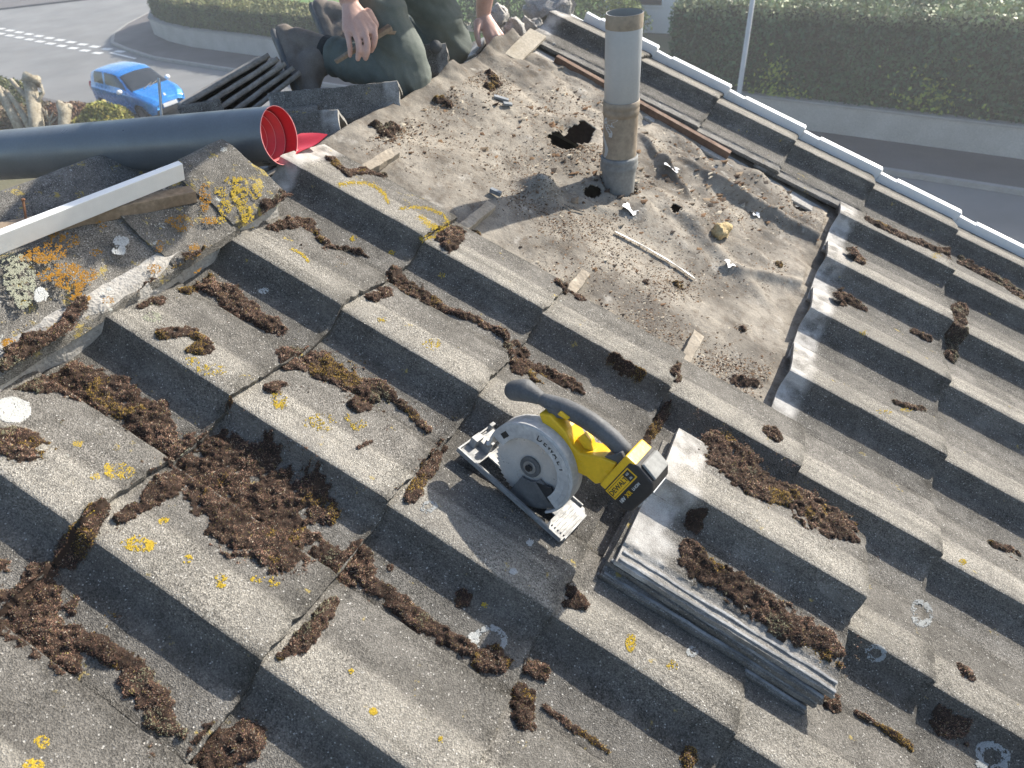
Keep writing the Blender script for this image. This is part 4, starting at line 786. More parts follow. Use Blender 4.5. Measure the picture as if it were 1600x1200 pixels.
MOSS = [
    [(55, 585, 26), (110, 600, 34), (160, 612, 34), (195, 632, 30), (225, 655, 32), (255, 680, 26), (272, 695, 18)], [(12, 690, 30), (50, 700, 26)], [(205, 640, 20), (235, 645, 25)],
    [(285, 700, 26), (320, 735, 38), (350, 780, 40), (380, 830, 42), (440, 860, 40), (480, 850, 30)], [(420, 770, 36), (480, 770, 34), (500, 800, 25)], [(400, 790, 30), (455, 820, 42)], [(345, 710, 40), (400, 720, 30)],
    [(195, 805, 13), (225, 790, 14), (260, 760, 22)], [(500, 860, 16), (540, 885, 18), (575, 905, 19), (610, 935, 15), (650, 965, 16), (690, 990, 19), (725, 1012, 15), (742, 1020, 10)], [(745, 1030, 12), (775, 1035, 24)], [(560, 870, 18), (545, 905, 20)],
    [(520, 940, 10), (505, 965, 15), (470, 1005, 16), (440, 1025, 10)], [(0, 960, 40), (60, 960, 40), (90, 995, 34), (140, 1005, 14), (175, 1020, 16), (205, 1050, 24), (230, 1085, 26), (250, 1125, 18), (290, 1150, 6)], [(60, 920, 30), (110, 1045, 18)], [(340, 1180, 38), (385, 1160, 26)], [(0, 890, 16)],
    [(262, 520, 16), (300, 518, 14), (318, 535, 12), (300, 548, 10), (322, 548, 12)], [(290, 450, 13), (325, 440, 16), (350, 458, 20), (375, 480, 20), (410, 500, 18), (440, 518, 12)],
    [(420, 335, 12), (450, 345, 16), (480, 352, 14), (515, 385, 6), (560, 395, 6)], [(455, 565, 20), (490, 570, 28), (520, 590, 22), (555, 605, 18), (590, 608, 18), (620, 625, 10), (655, 660, 8), (668, 670, 7)], [(575, 620, 20), (560, 635, 14)],
    [(620, 435, 14), (640, 455, 16), (665, 470, 16), (690, 482, 10), (740, 498, 8), (790, 525, 10)], [(580, 465, 12), (600, 455, 14)], [(805, 545, 16), (815, 575, 22), (850, 585, 24), (890, 600, 15), (910, 612, 8)], [(690, 375, 10), (715, 360, 14), (700, 385, 12)], [(540, 270, 8), (570, 268, 10), (600, 275, 6)], [(520, 250, 10), (545, 275, 6)],
    [(690, 700, 9), (675, 725, 10), (650, 765, 12), (640, 780, 10)], [(825, 1045, 10), (845, 1050, 12)], [(815, 1085, 18), (820, 1120, 20)], [(850, 1105, 5), (890, 1135, 7), (930, 1160, 6), (950, 1175, 4)], [(890, 925, 11), (905, 940, 14), (885, 945, 8)], [(610, 888, 6)], [(722, 935, 14)],
    [(1290, 1090, 22), (1300, 1100, 14)], [(1205, 677, 16)], [(1508, 1050, 14)], [(1340, 1115, 6), (1375, 1135, 5), (1420, 1165, 10)], [(1360, 345, 14), (1400, 365, 16), (1450, 385, 14), (1480, 395, 10)], [(1505, 410, 12), (1550, 435, 14), (1600, 465, 16)], [(1335, 395, 12), (1345, 410, 8)], [(1315, 465, 13), (1345, 480, 9)],
    [(1430, 520, 8), (1450, 530, 6)], [(1500, 480, 13), (1485, 560, 9)], [(1400, 630, 8), (1440, 640, 6)], [(955, 560, 6), (1000, 590, 5)], [(1550, 850, 8), (1590, 865, 6)], [(1010, 690, 8), (1040, 640, 8)], [(1055, 590, 12), (1060, 570, 8)], [(440, 600, 8), (425, 605, 12)], [(1075, 1185, 16)], [(110, 870, 20), (160, 790, 9)], [(1470, 1135, 16), (1500, 1140, 10)], [(580, 690, 4), (560, 700, 4)], [(870, 440, 6), (905, 465, 10)], [(730, 350, 8)],
    # seams between neighbouring tiles
    [(880, 640, 4), (930, 670, 4)], [(130, 470, 10), (60, 560, 14), (20, 590, 14)], [(250, 460, 8), (220, 480, 6)],
]
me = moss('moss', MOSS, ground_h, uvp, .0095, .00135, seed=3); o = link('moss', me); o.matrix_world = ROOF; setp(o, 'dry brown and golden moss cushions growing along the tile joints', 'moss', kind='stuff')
# moss on the top tile of the stack
Tinv = top_tile.matrix_world.inverted(); tilt_t = Tinv @ ROOF
def uv_top(x, y):
    R3 = np.array(Tinv.to_3x3()); o_ = np.array(Tinv @ Vector(CAM)); h = np.full(len(x), -.02)
    r = (((np.asarray(x) - 800) / FPX)[:, None] * CX + ((np.asarray(y) - 600) / FPX)[:, None] * CY + CZ) @ R3.T
    for k in range(10): s_ = (h - o_[2]) / r[:, 2]; p = o_ + r * s_[:, None]; h = .5 * h + .5 * prof(p[:, 1])
    return p[:, 1], p[:, 0], s_
def h_top(u, v): return prof(u)
MT = [[(1120, 690, 22), (1140, 715, 42), (1175, 745, 42), (1205, 765, 26)], [(1225, 770, 24), (1265, 795, 38), (1305, 818, 36), (1330, 838, 16)], [(1070, 850, 14), (1085, 875, 26), (1120, 900, 26), (1160, 930, 28), (1200, 955, 28), (1250, 985, 28), (1290, 1005, 22), (1310, 1015, 10)], [(1085, 815, 16)], [(1310, 1040, 5)]]
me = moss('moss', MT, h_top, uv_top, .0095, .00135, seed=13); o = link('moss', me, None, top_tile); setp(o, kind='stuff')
# moss beard on the heap behind the boot
# lichen
GOLD, ORANGE, WHITE, GREY = (.52, .37, .045), (.40, .20, .03), (.70, .70, .67), (.42, .44, .40)
LV, LF, LT, LN = [], [], [], 0
def flakes(X, Y, col, size):
    global LN
    n = len(X)
    if not n: return
    u, v, h, _ = on_roof_v(np.asarray(X), np.asarray(Y)); e = .003; hu = np.clip((ground_h(u + e, v) - ground_h(u - e, v)) / (2 * e), -2.5, 2.5); g = rng
    r = g.uniform(*size, n); ph = g.uniform(0, 6.28, n); c = np.array(col) * g.uniform(.7, 1.2, (n, 1)); pts = [np.stack([v, u, h + .0016], -1)]; cc = [c]
    for i in range(5):
        a = ph + i * 2 * math.pi / 5; rr = r * g.uniform(.7, 1.4, n); du = rr * np.sin(a) / np.sqrt(1 + hu * hu); pts.append(np.stack([v + rr * np.cos(a), u + du, h + hu * du + .0005], -1)); cc.append(c * .85)
    LV.append(np.stack(pts, 1).reshape(-1, 3)); LT.append(np.stack(cc, 1).reshape(-1, 3)); i6 = np.arange(n)[:, None] * 6 + LN
    LF.append(np.concatenate([i6 + [0, 1 + i, 1 + (i + 1) % 5] for i in range(5)])); LN += 6 * n
def crust(x, y, rx, ry, col, dens=1., ring=0., size=(.0005, .0012)):
    n = int(rx * ry * 3.1 * dens * 1.5) + 6; g = rng; a = g.uniform(0, 2 * math.pi, n); q = np.sqrt(g.uniform(ring * ring, 1, n)) * (.8 + .35 * vnoise(np.cos(a) * 1.5 + x, np.sin(a) * 1.5 + y, 3))
    X = x + rx * q * np.cos(a) + g.normal(0, .6, n); Y = y + ry * q * np.sin(a) + g.normal(0, .6, n)
    k = (vnoise(X * .20, Y * .20, 5) * .5 + vnoise(X * .55, Y * .55, 6) * .5) > (.47 if dens < 1.4 else (.30 if ring < .1 else .44)); flakes(X[k], Y[k], col, size)
def arc(pts, wpx, col, dens=1.6):
    for a, c in zip(pts, pts[1:]):
        n = int(math.hypot(c[0] - a[0], c[1] - a[1]) * wpx * .9 * dens); t = rng.uniform(0, 1, n); X = a[0] + (c[0] - a[0]) * t + rng.normal(0, wpx * .3, n); Y = a[1] + (c[1] - a[1]) * t + rng.normal(0, wpx * .3, n)
        k = vnoise(X * .35, Y * .35, 8) > .2; flakes(X[k], Y[k], col, (.0006, .0015))
arc([(528, 289), (545, 286), (568, 286), (588, 292), (601, 304), (607, 318)], 6, GOLD); arc([(625, 326), (650, 324), (672, 326), (690, 335), (701, 347)], 5, GOLD); arc([(655, 338), (672, 352), (690, 360), (700, 350)], 9, GOLD); arc([(655, 375), (685, 368)], 5, GOLD); arc([(454, 388), (470, 396), (482, 408)], 4, GOLD)
for x, y, rx, ry, d in ((675, 538, 14, 9, .8), (597, 500, 7, 4, .8), (500, 660, 26, 14, .28), (560, 665, 14, 8, .35), (545, 652, 8, 6, .4), (437, 626, 15, 13, .7), (190, 737, 22, 14, .4), (168, 735, 5, 10, 1.2), (122, 694, 10, 5, .7), (215, 850, 26, 12, .5), (233, 853, 6, 8, 1.6), (292, 873, 9, 7, 1), (345, 908, 10, 10, .9), (402, 905, 12, 5, .5), (88, 599, 6, 4, 1.5), (330, 578, 26, 10, .3), (300, 565, 12, 6, .5), (143, 806, 10, 8, .8), (257, 815, 10, 6, .5), (583, 1112, 7, 5, 1), (66, 1160, 14, 10, .35), (52, 1195, 18, 10, .5), (548, 1048, 5, 4, .6), (757, 948, 5, 8, .8), (985, 1005, 8, 14, .9), (1050, 1040, 9, 8, .4), (1380, 643, 14, 4, 1.2), (1418, 640, 12, 4, 1.2), (1504, 878, 6, 4, 1.4), (1463, 400, 8, 4, 1.2), (1350, 520, 8, 4, .8), (612, 395, 5, 4, 1.3), (552, 373, 6, 4, 1.2), (428, 910, 10, 8, .3), (690, 1155, 6, 5, .5), (180, 700, 8, 5, .3), (148, 745, 8, 6, .3), (690, 430, 6, 4, .6)): crust(x, y, rx, ry, GOLD, d)
for x, y, rx, ry, d in ((85, 385, 20, 22, .5), (100, 425, 30, 16, .9), (70, 432, 14, 9, 1.2), (115, 445, 26, 12, .7), (125, 465, 18, 7, 1.2), (150, 395, 10, 5, 1), (375, 300, 14, 22, .8), (385, 335, 12, 16, .9), (345, 300, 12, 8, .6), (365, 282, 18, 6, .8), (330, 345, 16, 6, .7), (320, 310, 10, 22, .5), (305, 395, 10, 14, .8), (285, 350, 16, 14, .5), (15, 542, 13, 13, 1.2), (40, 405, 10, 6, .7), (345, 345, 8, 6, .8), (432, 296, 6, 3, 1.5), (265, 345, 10, 6, .6), (170, 470, 10, 6, .4), (60, 400, 22, 14, .6), (140, 430, 16, 10, .5), (240, 420, 12, 8, .4), (110, 375, 14, 12, .6), (350, 325, 12, 14, .6), (400, 300, 10, 14, .6), (250, 385, 8, 10, .4), (160, 350, 10, 6, .5)): crust(x, y, rx, ry, ORANGE if x < 340 else GOLD, d)
for x, y, rx, ry, ring in ((190, 378, 12, 8, 0), (186, 392, 11, 7, 0), (64, 461, 11, 11, 0), (18, 641, 30, 19, 0), (765, 1003, 28, 27, .72), (740, 998, 8, 10, 0), (670, 791, 14, 9, .5), (1368, 1021, 17, 14, .6), (1550, 1182, 27, 24, .55), (1440, 958, 17, 22, .55), (1081, 1018, 9, 8, .4), (828, 848, 5, 5, 0), (802, 893, 6, 5, 0), (412, 455, 8, 4, 0), (170, 452, 3, 3, 0), (1345, 885, 6, 7, .2)): crust(x, y, rx, ry, (.60, .60, .57) if ring < .1 else (.42, .43, .42), 1.9 if ring < .1 else 1.5, ring)
for x, y, rx, ry in ((30, 440, 26, 30), (25, 410, 25, 14), (35, 470, 14, 14), (238, 496, 14, 8), (280, 700, 14, 12), (430, 305, 8, 20)): crust(x, y, rx, ry, (.40, .40, .30), .9)
me = np_mesh('lichen', np.concatenate(LV), np.concatenate(LF), np.concatenate(LT)); o = link('lichen', me, 'lichen'); o.matrix_world = ROOF; setp(o, 'yellow, orange and white lichen crusts on the tiles', 'lichen', kind='stuff')
# crumbs on the felt
CL = [(590, 205, 28, 500), (620, 205, 20, 300), (690, 160, 22, 350), (735, 125, 20, 200), (770, 130, 25, 350), (780, 150, 14, 120), (880, 165, 40, 500), (840, 250, 50, 450), (800, 255, 25, 120), (830, 310, 30, 500), (880, 355, 30, 450), (940, 355, 30, 350), (960, 400, 40, 350), (1020, 440, 40, 400), (1060, 450, 22, 300), (990, 500, 40, 350), (1040, 525, 30, 350), (1150, 600, 35, 600), (1110, 565, 30, 350), (1180, 585, 20, 200), (1130, 330, 40, 300), (1210, 265, 30, 350), (1265, 335, 30, 300), (1060, 230, 40, 400), (1000, 290, 30, 200), (1160, 515, 8, 60), (1215, 420, 14, 90), (1140, 570, 18, 150), (660, 230, 40, 160), (740, 250, 60, 260), (1250, 560, 25, 160), (900, 235, 25, 300), (950, 180, 20, 150), (1120, 420, 40, 200), (860, 430, 40, 160), (1050, 360, 60, 250), (1210, 340, 50, 200), (560, 190, 20, 120), (720, 180, 60, 260), (950, 250, 25, 300), (1235, 245, 22, 200), (900, 420, 80, 300)]
DV, DF, DT, DN = [], [], [], 0
pal = np.array([(.16, .095, .055), (.09, .06, .042), (.22, .17, .12), (.30, .26, .21), (.05, .04, .033), (.45, .40, .32), (.19, .12, .07)])
def chips(cx, cy, sp, n, smin=.0010, smax=.0042):
    global DN
    g = rng; x = g.normal(cx, sp, n); y = g.normal(cy, sp * .6, n); u, v, s_ = uv_vec(x, y, np.full(n, HF)); m = (u > 1.075) & (u < 2.17) & (v > -.06) & (v < 1.2)
    for c, a_, b_ in HO: m &= ((u - c[0]) / a_) ** 2 + ((v - c[1]) / b_) ** 2 > 1.3
    u, v = u[m], v[m]; n = len(u)
    h = surf_felt(u, v); r = smin + (smax - smin) * g.uniform(0, 1, n) ** 3; c = pal[g.integers(0, 7, n)]; lf = np.where(g.uniform(size=n) < .3, 2.2, 1.); pts, cc = [], []
    for k in range(4):
        a = k * 2.0944 + g.uniform(0, 1, n); q = r * g.uniform(.5, 1.4, n) * (lf if k == 0 else 1); pts.append(np.stack([v + q * np.cos(a), u + q * np.sin(a), h + (r * g.uniform(.7, 1.6, n) if k == 3 else -.0003)], -1)); cc.append(c * g.uniform(.7, 1.3, (n, 1)))
    DV.append(np.stack(pts, 1).reshape(-1, 3)); DT.append(np.stack(cc, 1).reshape(-1, 3)); i4 = np.arange(n)[:, None] * 4 + DN
    DF.append(np.concatenate([i4 + [0, 1, 3], i4 + [1, 2, 3], i4 + [2, 0, 3]])); DN += 4 * n
for x, y, sp, n in CL: chips(x, y, sp * .85, n * 3, .0007, .0032)
chips(950, 330, 200, 2500, .0006, .0022); chips(880, 170, 70, 160, .004, .011); chips(1150, 290, 80, 260, .004, .013); chips(1000, 430, 120, 160, .003, .008); chips(700, 170, 60, 90, .004, .009); chips(950, 280, 40, 140, .004, .013); chips(900, 235, 35, 160, .003, .010); chips(1230, 290, 40, 160, .003, .011); chips(610, 205, 30, 120, .003, .008)
me = np_mesh('moss_crumbs', np.concatenate(DV), np.concatenate(DF), np.concatenate(DT)); o = link('moss_crumbs', me, 'debris'); o.matrix_world = ROOF; setp(o, 'brown moss crumbs and grit scattered over the felt', 'debris', kind='stuff')
# dry moss tufts lying on the felt
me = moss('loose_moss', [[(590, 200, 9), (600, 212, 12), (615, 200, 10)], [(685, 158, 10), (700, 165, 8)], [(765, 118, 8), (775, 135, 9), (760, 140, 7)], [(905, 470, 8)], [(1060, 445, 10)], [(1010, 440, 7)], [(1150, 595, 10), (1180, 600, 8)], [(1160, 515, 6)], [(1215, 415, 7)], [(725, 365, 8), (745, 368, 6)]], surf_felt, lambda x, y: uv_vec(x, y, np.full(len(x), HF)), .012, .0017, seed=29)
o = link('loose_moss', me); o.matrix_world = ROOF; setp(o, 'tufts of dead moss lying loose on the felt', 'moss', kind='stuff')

p0 = at(30, 300, 1.56); o = link('lichened_ridge_tile', cap_mesh(.62, 33, .17, .016), 'cap'); o.matrix_world = Matrix.Translation(Vector(p0)) @ Matrix.Rotation(math.radians(-10), 4, 'Z') @ Matrix.Translation((-.01, -.33, .012)); setp(o, 'lichen spotted ridge tile wedged under the left part of the membrane roll', 'ridge tile')

# ------------------------------------------------------------------ the worker
def worker():
    KR = at(640, 122, 2.12); KL = at(706, 70, 2.44); AR = at(512, 84, 2.20); AL = at(560, 38, 2.52)
    HR = KR + np.array([-.20, .03, .40]); HL = HR + np.array([.0, .20, .02]); PEL = (HR + HL) / 2 + np.array([-.02, 0, .06])
    CH = np.array([.14, PEL[1] - .04, .74]); NK = CH + np.array([.17, -.01, .09]); HD = NK + np.array([.11, -.02, .08])
    SR = CH + np.array([.04, -.19, .02]); SLh = CH + np.array([.03, .20, -.05])
    root = setp(empty('person', KR - np.array([0, 0, .08])), 'worker in grey green trousers and brown boots kneeling on the ridge', 'person'); O = np.array(root.location)
    # --- skin: head, neck, arms and hands in one surface
    b = MB()
    b.caps([NK - O - np.array([.05, 0, .05]), NK - O + np.array([.05, 0, .04])], [.058, .055], 14); b.ball(HD - O, (.098, .076, .112), 18, 12); b.ball(HD - O + np.array([.055, 0, -.055]), (.052, .05, .05), 12, 8)
    b.ball(HD - O + np.array([.105, 0, -.015]), (.02, .014, .024), 8, 6)
    for sg in (-1, 1): b.ball(HD - O + np.array([-.005, sg * .078, -.01]), (.02, .012, .032), 8, 6)
    b.ball(HD - O + np.array([.085, 0, -.065]), (.018, .026, .008), 8, 6)
    def hand(wr, kn, tips, radii, thumb, elbow, sh, side):
        wr, elbow, sh = wr - O, elbow - O, sh - O
        b.caps([sh, sh * .5 + elbow * .5, elbow], [.055, .050, .042], 14); b.caps([elbow, elbow * .65 + wr * .35, wr * .85 + elbow * .15, wr], [.043, .045, .031, .0275], 14)
        kn = [k - O for k in kn]
        for k in kn: b.caps([wr * .9 + k * .1, wr * .5 + k * .5, k], [.021, .0165, .0125], 10)
        for i in range(3): b.caps([kn[i] * .55 + kn[i + 1] * .45, wr * .45 + (kn[i] + kn[i + 1]) * .275], [.0115, .017], 10)
        for k, (m1, m2, t), r in zip(kn, tips, radii): b.caps([k, m1 - O, m2 - O, t - O], [r + .001, r, r - .0008, r - .0022], 10)
        tp = [p - O for p in thumb]; b.caps(tp, [.017, .0125, .0105, .0085][:len(tp)], 10)
    # right hand hangs beside the thigh and grips a splinter of wood
    d = 1.92; wr = at(545, 2, d + .01); el = wr + np.array([.05, -.04, .25])
    kn = [at(584, 44, d + .015), at(570, 50, d), at(555, 50, d - .005), at(541, 46, d)]
    tips = [(at(586, 58, d + .012), at(584, 70, d + .02), at(580, 79, d + .035)), (at(574, 66, d - .003), at(574, 80, d + .005), at(571, 91, d + .02)), (at(560, 66, d - .006), at(561, 80, d), at(559, 92, d + .016)), (at(545, 62, d), at(547, 76, d + .006), at(547, 87, d + .02))]
    hand(wr, kn, tips, [.0098, .0102, .0100, .0088], [at(575, 22, d + .03), at(586, 38, d + .045), at(582, 54, d + .05), at(572, 64, d + .048)], el, SR, -1)
    # left hand reaches down to the felt
    d = 2.48; wl = at(755, 22, d); ell = wl + np.array([.08, -.04, .25])
    kn = [at(783, 56, d - .01), at(777, 58, d - .02), at(769, 58, d - .022), at(760, 55, d - .01)]
    tips = [(at(786, 70, d - .005), at(781, 84, d + .005), at(776, 97, d + .015)), (at(781, 74, d - .02), at(777, 90, d - .01), at(773, 105, d + .01)), (at(772, 74, d - .02), at(770, 86, d - .012), at(767, 97, d + .005)), (at(763, 68, d - .01), at(764, 78, d - .004), at(764, 86, d + .004))]
    hand(wl, kn, tips, [.0098, .0102, .0098, .0088], [at(747, 36, d - .015), at(745, 50, d - .02), at(747, 62, d - .015), at(749, 70, d - .008)], ell, SLh, 1)
    body = b.build('body', 'skin', root, True); remesh(body, .0034, 3)
    for sg in (-1, 1): e = MB(); e.ball(HD - O + np.array([.088, sg * .032, .012]), .011, 10, 7); e.build('eye', 'paint_white', root, True); e = MB(); e.ball(HD - O + np.array([.0965, sg * .032, .011]), .0055, 8, 6); e.build('iris', 'hair', root, True)
    hb = MB(); hb.ball(HD - O + np.array([-.018, 0, .028]), (.098, .085, .10), 18, 12); h = hb.build('hair', 'hair', root, True); rough_up(h, .008, 40, 3)
    # --- shirt
    b = MB(); b.caps([PEL - O, (PEL + CH) / 2 - O, CH - O], [.145, .15, .155], 20); b.caps([SR - O, CH - O, SLh - O], [.075, .12, .075], 16); b.caps([CH - O, NK - O - np.array([.04, 0, .03])], [.12, .075], 16)
    for s_, e_ in ((SR, el), (SLh, ell)): b.caps([s_ - O, s_ * .55 + e_ * .45 - O], [.073, .064], 14)
    t = b.build('shirt', 'shirt', root, True); remesh(t, .010, 3); rough_up(t, .008, 9, 5)
    # --- trousers
    b = MB()
    for H_, K_, A_ in ((HR, KR, AR), (HL, KL, AL)):
        b.caps([PEL - O, H_ - O], [.14, .105], 18)
        b.caps([H_ - O, H_ * .55 + K_ * .45 - O, H_ * .2 + K_ * .8 - O + np.array([.012, 0, 0]), K_ - O], [.098, .084, .074, .068], 18)
        d_ = nrm(A_ - K_); b.caps([K_ - O, K_ * .7 + A_ * .3 - O + np.array([0, 0, .004]), K_ * .35 + A_ * .65 - O, A_ - O - d_ * .05], [.066, .063, .056, .050], 18)
        for q, rr in ((.66, .060), (.74, .063), (.82, .061), (.88, .064)): b.tube([K_ * (1 - q) + A_ * q - O - d_ * .008, K_ * (1 - q) + A_ * q - O + d_ * .012], [rr, rr * .97], 18)
    t = b.build('trousers', 'trouser', root, True); remesh(t, .0055, 2); me = t.data; n = len(me.vertices); co = np.empty(n * 3); me.vertices.foreach_get('co', co); co = co.reshape(-1, 3); no = np.empty(n * 3); me.vertices.foreach_get('normal', no); no = no.reshape(-1, 3)
    rid = lambda a: 1 - np.abs(a) * 2.2
    shin = rid(fbm(co[:, 0] * 24 + co[:, 2] * 6, co[:, 1] * 4 + co[:, 2] * 5, 61, 2)); thi = rid(fbm(co[:, 2] * 17 + co[:, 0] * 12, co[:, 1] * 4 - co[:, 0] * 4, 67, 2)); k = np.clip((co[:, 2] - .10) / .06, 0, 1); dsp = (.013 * (shin * (1 - k) + thi * k) - .005 + .0018 * fbm(co[:, 0] * 60, co[:, 2] * 60 + co[:, 1] * 40, 71))[:, None]
    me.vertices.foreach_set('co', (co + no * dsp).ravel()); me.update()
    # --- boots, toes tucked under
    for A_, toe, heel in ((AR, at(486, 152, 2.17), at(446, 58, 2.20)), (AL, AL + (at(486, 152, 2.17) - AR), AL + (at(446, 58, 2.20) - AR))):
        b = MB(); ball_ = toe * .8 + heel * .2; mid = (A_ * .35 + heel * .25 + toe * .4)
        b.caps([heel - O, heel * .6 + toe * .4 - O, ball_ - O, toe - O], [.040, .042, .046, .038], 16); b.caps([A_ - O, heel * .7 + A_ * .3 - O], [.052, .045], 16); b.caps([A_ - O, mid - O, ball_ - O], [.05, .05, .045], 16)
        bt = b.build('boot', 'boot', root, True); remesh(bt, .005, 3); rough_up(bt, .0025, 40, 8)
        sd = nrm(np.cross(toe - heel, A_ - heel)); out = nrm(np.cross(sd, toe - heel)); out = -out if out @ (A_ - heel) > 0 else out
        s_ = MB(); P = [heel + out * .028 - nrm(toe - heel) * .014, heel * .65 + toe * .35 + out * .029, ball_ + out * .032, toe + out * .026 + nrm(toe - heel) * .018]; s_.tube([p - O for p in P], [.037, .035, .041, .033], 14, True, (1., .42), tuple(out)); so = s_.build('sole', 'rubber', bt, True); so.parent = bt
        c = MB(); dd = nrm(heel - A_); c.tube([A_ - O + dd * .004, A_ - O + nrm(KR - AR) * .045], [.057, .052], 18); c.build('boot_collar', 'sock', bt, True)
        for q in range(5): l = MB(); cc = mid * (1 - q / 5.) + ball_ * (q / 5.) - out * .047 - O; l.tube([cc - sd * .022, cc - out * .004, cc + sd * .022], .0025, 6); l.build('lace', 'hair', bt, True)
worker()
d = 1.96; a = at(524, 97, d - .01); c = at(610, 42, d + .02); b = MB(); mid = (a + c) / 2
b.bar(a - mid, c - mid, .012, .010, (.3, .3, 1), .022, .014); b.bar(c - mid - nrm(c - a) * .03, c - mid + np.array([.0, .02, -.02]), .01, .01); o = b.build('wood_splinter', 'timber_old', None, False, .001); o.location = tuple(mid); rough_up(o, .002, 60, 3); setp(o, 'brown broken wood splinter held in the hanging hand', 'splinter')
# hammer lying between the knees: round grey butt towards us
p0 = at(681, 73, 2.26); dr = nrm(p0 - CAM); ham = setp(empty('hammer', p0), 'hammer lying between the knees with its round grey butt showing', 'hammer')
b = MB(); b.tube([(0, 0, 0), dr * .015, dr * .02 + np.array([0, 0, -.002]), dr * .20], [.021, .021, .014, .012], 18); b.build('handle', 'rubber', ham, True); b = MB(); q = dr * .21; b.bar(q - np.array([.05, 0, 0]), q + np.array([.05, 0, 0]), .026, .026); b.build('head', 'steel', ham, False, .003)

# ------------------------------------------------------------------ street background
def tag_leaf(n, g, base, spread): return np.clip(np.array(base) * g.uniform(1 - spread, 1 + spread, (n, 1)) * g.uniform(.9, 1.1, (n, 3)), 0, 1)
def leaves_mesh(name, P, size, g, cols):
    n = len(P); r = g.normal(size=(n, 3)); r /= np.linalg.norm(r, axis=1, keepdims=True); t = g.normal(size=(n, 3)); t -= (t * r).sum(1, keepdims=True) * r; t /= np.linalg.norm(t, axis=1, keepdims=True); bt = np.cross(r, t)
    L = g.uniform(.6, 1.3, (n, 1)) * size; Wd = L * g.uniform(.4, .65, (n, 1)); V = np.stack([P - t * L, P + bt * Wd + r * L * .15, P + t * L, P - bt * Wd + r * L * .15], 1).reshape(-1, 3)
    me = np_mesh(name, V, np.arange(n * 4).reshape(-1, 4), np.repeat(cols, 4, 0)); me.materials.append(M['leaf']); return me
def hedge(label, path, depth, z0, z1, n, size, base, top, seed, drop=.0):
    g = np.random.default_rng(seed); path = np.array(path, float); seg = np.linalg.norm(np.diff(path, axis=0), axis=1); cum = np.r_[0, np.cumsum(seg)]; L = cum[-1]
    t = g.uniform(0, L, n); px_ = np.interp(t, cum, path[:, 0]); py_ = np.interp(t, cum, path[:, 1]); i = np.clip(np.searchsorted(cum, t) - 1, 0, len(seg) - 1); d = np.diff(path, axis=0)[i] / seg[i][:, None]; nx_ = np.stack([-d[:, 1], d[:, 0]], 1)
    H = z1 - z0; which = g.uniform(size=n) * (2 * H + depth); off = np.where(which < H, 0, np.where(which < 2 * H, depth, g.uniform(0, depth, n))); zz = np.where(which < 2 * H, g.uniform(0, H, n), H)
    bul = .13 * fbm(t * 1.3, zz * 1.3, seed) + .10 * fbm(t * 4, zz * 4, seed + 3); rnd = g.normal(0, .05, n); tp = .12 * fbm(t * 1.1, off * 1.1, seed + 5) + .06 * fbm(t * 5, off * 5, seed + 6)
    off2 = off + np.where(off < .01, -1, np.where(off > depth - .01, 1, 0)) * (bul + rnd) + np.where(which >= 2 * H, rnd, 0); zz2 = zz + np.where(which >= 2 * H, tp + np.abs(rnd), 0)
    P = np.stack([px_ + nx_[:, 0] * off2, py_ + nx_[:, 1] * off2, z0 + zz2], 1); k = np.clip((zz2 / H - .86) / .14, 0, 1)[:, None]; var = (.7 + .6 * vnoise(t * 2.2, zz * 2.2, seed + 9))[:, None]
    cols = (tag_leaf(n, g, base, .35) * (1 - k) + tag_leaf(n, g, top, .3) * k) * var  # leaves turn paler at the top: sunlight there is put into the tint
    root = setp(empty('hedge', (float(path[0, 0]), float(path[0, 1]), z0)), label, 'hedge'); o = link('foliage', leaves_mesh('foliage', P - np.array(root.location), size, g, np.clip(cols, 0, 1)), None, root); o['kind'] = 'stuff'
    core = MB(); nn = []
    for j in range(len(path)):
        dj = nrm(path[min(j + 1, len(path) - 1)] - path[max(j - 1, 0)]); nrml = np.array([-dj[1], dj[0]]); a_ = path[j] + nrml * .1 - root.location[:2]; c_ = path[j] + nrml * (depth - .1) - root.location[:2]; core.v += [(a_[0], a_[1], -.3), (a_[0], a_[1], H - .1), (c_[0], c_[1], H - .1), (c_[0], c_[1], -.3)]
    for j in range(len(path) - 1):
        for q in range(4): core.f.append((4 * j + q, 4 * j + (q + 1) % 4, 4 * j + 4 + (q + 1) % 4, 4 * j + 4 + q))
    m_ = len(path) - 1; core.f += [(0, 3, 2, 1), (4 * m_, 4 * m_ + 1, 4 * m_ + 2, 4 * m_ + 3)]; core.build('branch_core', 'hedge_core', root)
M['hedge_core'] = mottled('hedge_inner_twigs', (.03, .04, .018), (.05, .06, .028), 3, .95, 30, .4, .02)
WALL = [(-33.4, 29.5), (-33.5, 26.2), (-32.6, 24.4), (-31.2, 23.1), (-29.2, 22.25), (-27, yl(18.85, -27)), (-14, yl(18.85, -14))]
def low_wall(path, label, h=.75, th=.22):
    root = setp(empty('garden_wall', (*path[0], GZ)), label, 'wall'); b = MB()
    for a, c in zip(path, path[1:]): b.bar((a[0] - path[0][0], a[1] + th / 2 - path[0][1], h / 2 + .05), (c[0] - path[0][0], c[1] + th / 2 - path[0][1], h / 2 + .05), th, h)
    b.build('wall', 'wallstone', root); b = MB()
    for a, c in zip(path, path[1:]): b.bar((a[0] - path[0][0], a[1] + th / 2 - path[0][1], h + .08), (c[0] - path[0][0], c[1] + th / 2 - path[0][1], h + .08), th + .06, .06)
    b.build('coping', 'kerb', root, False, .01)
low_wall(WALL, 'low pale wall under the clipped hedge at the street corner')
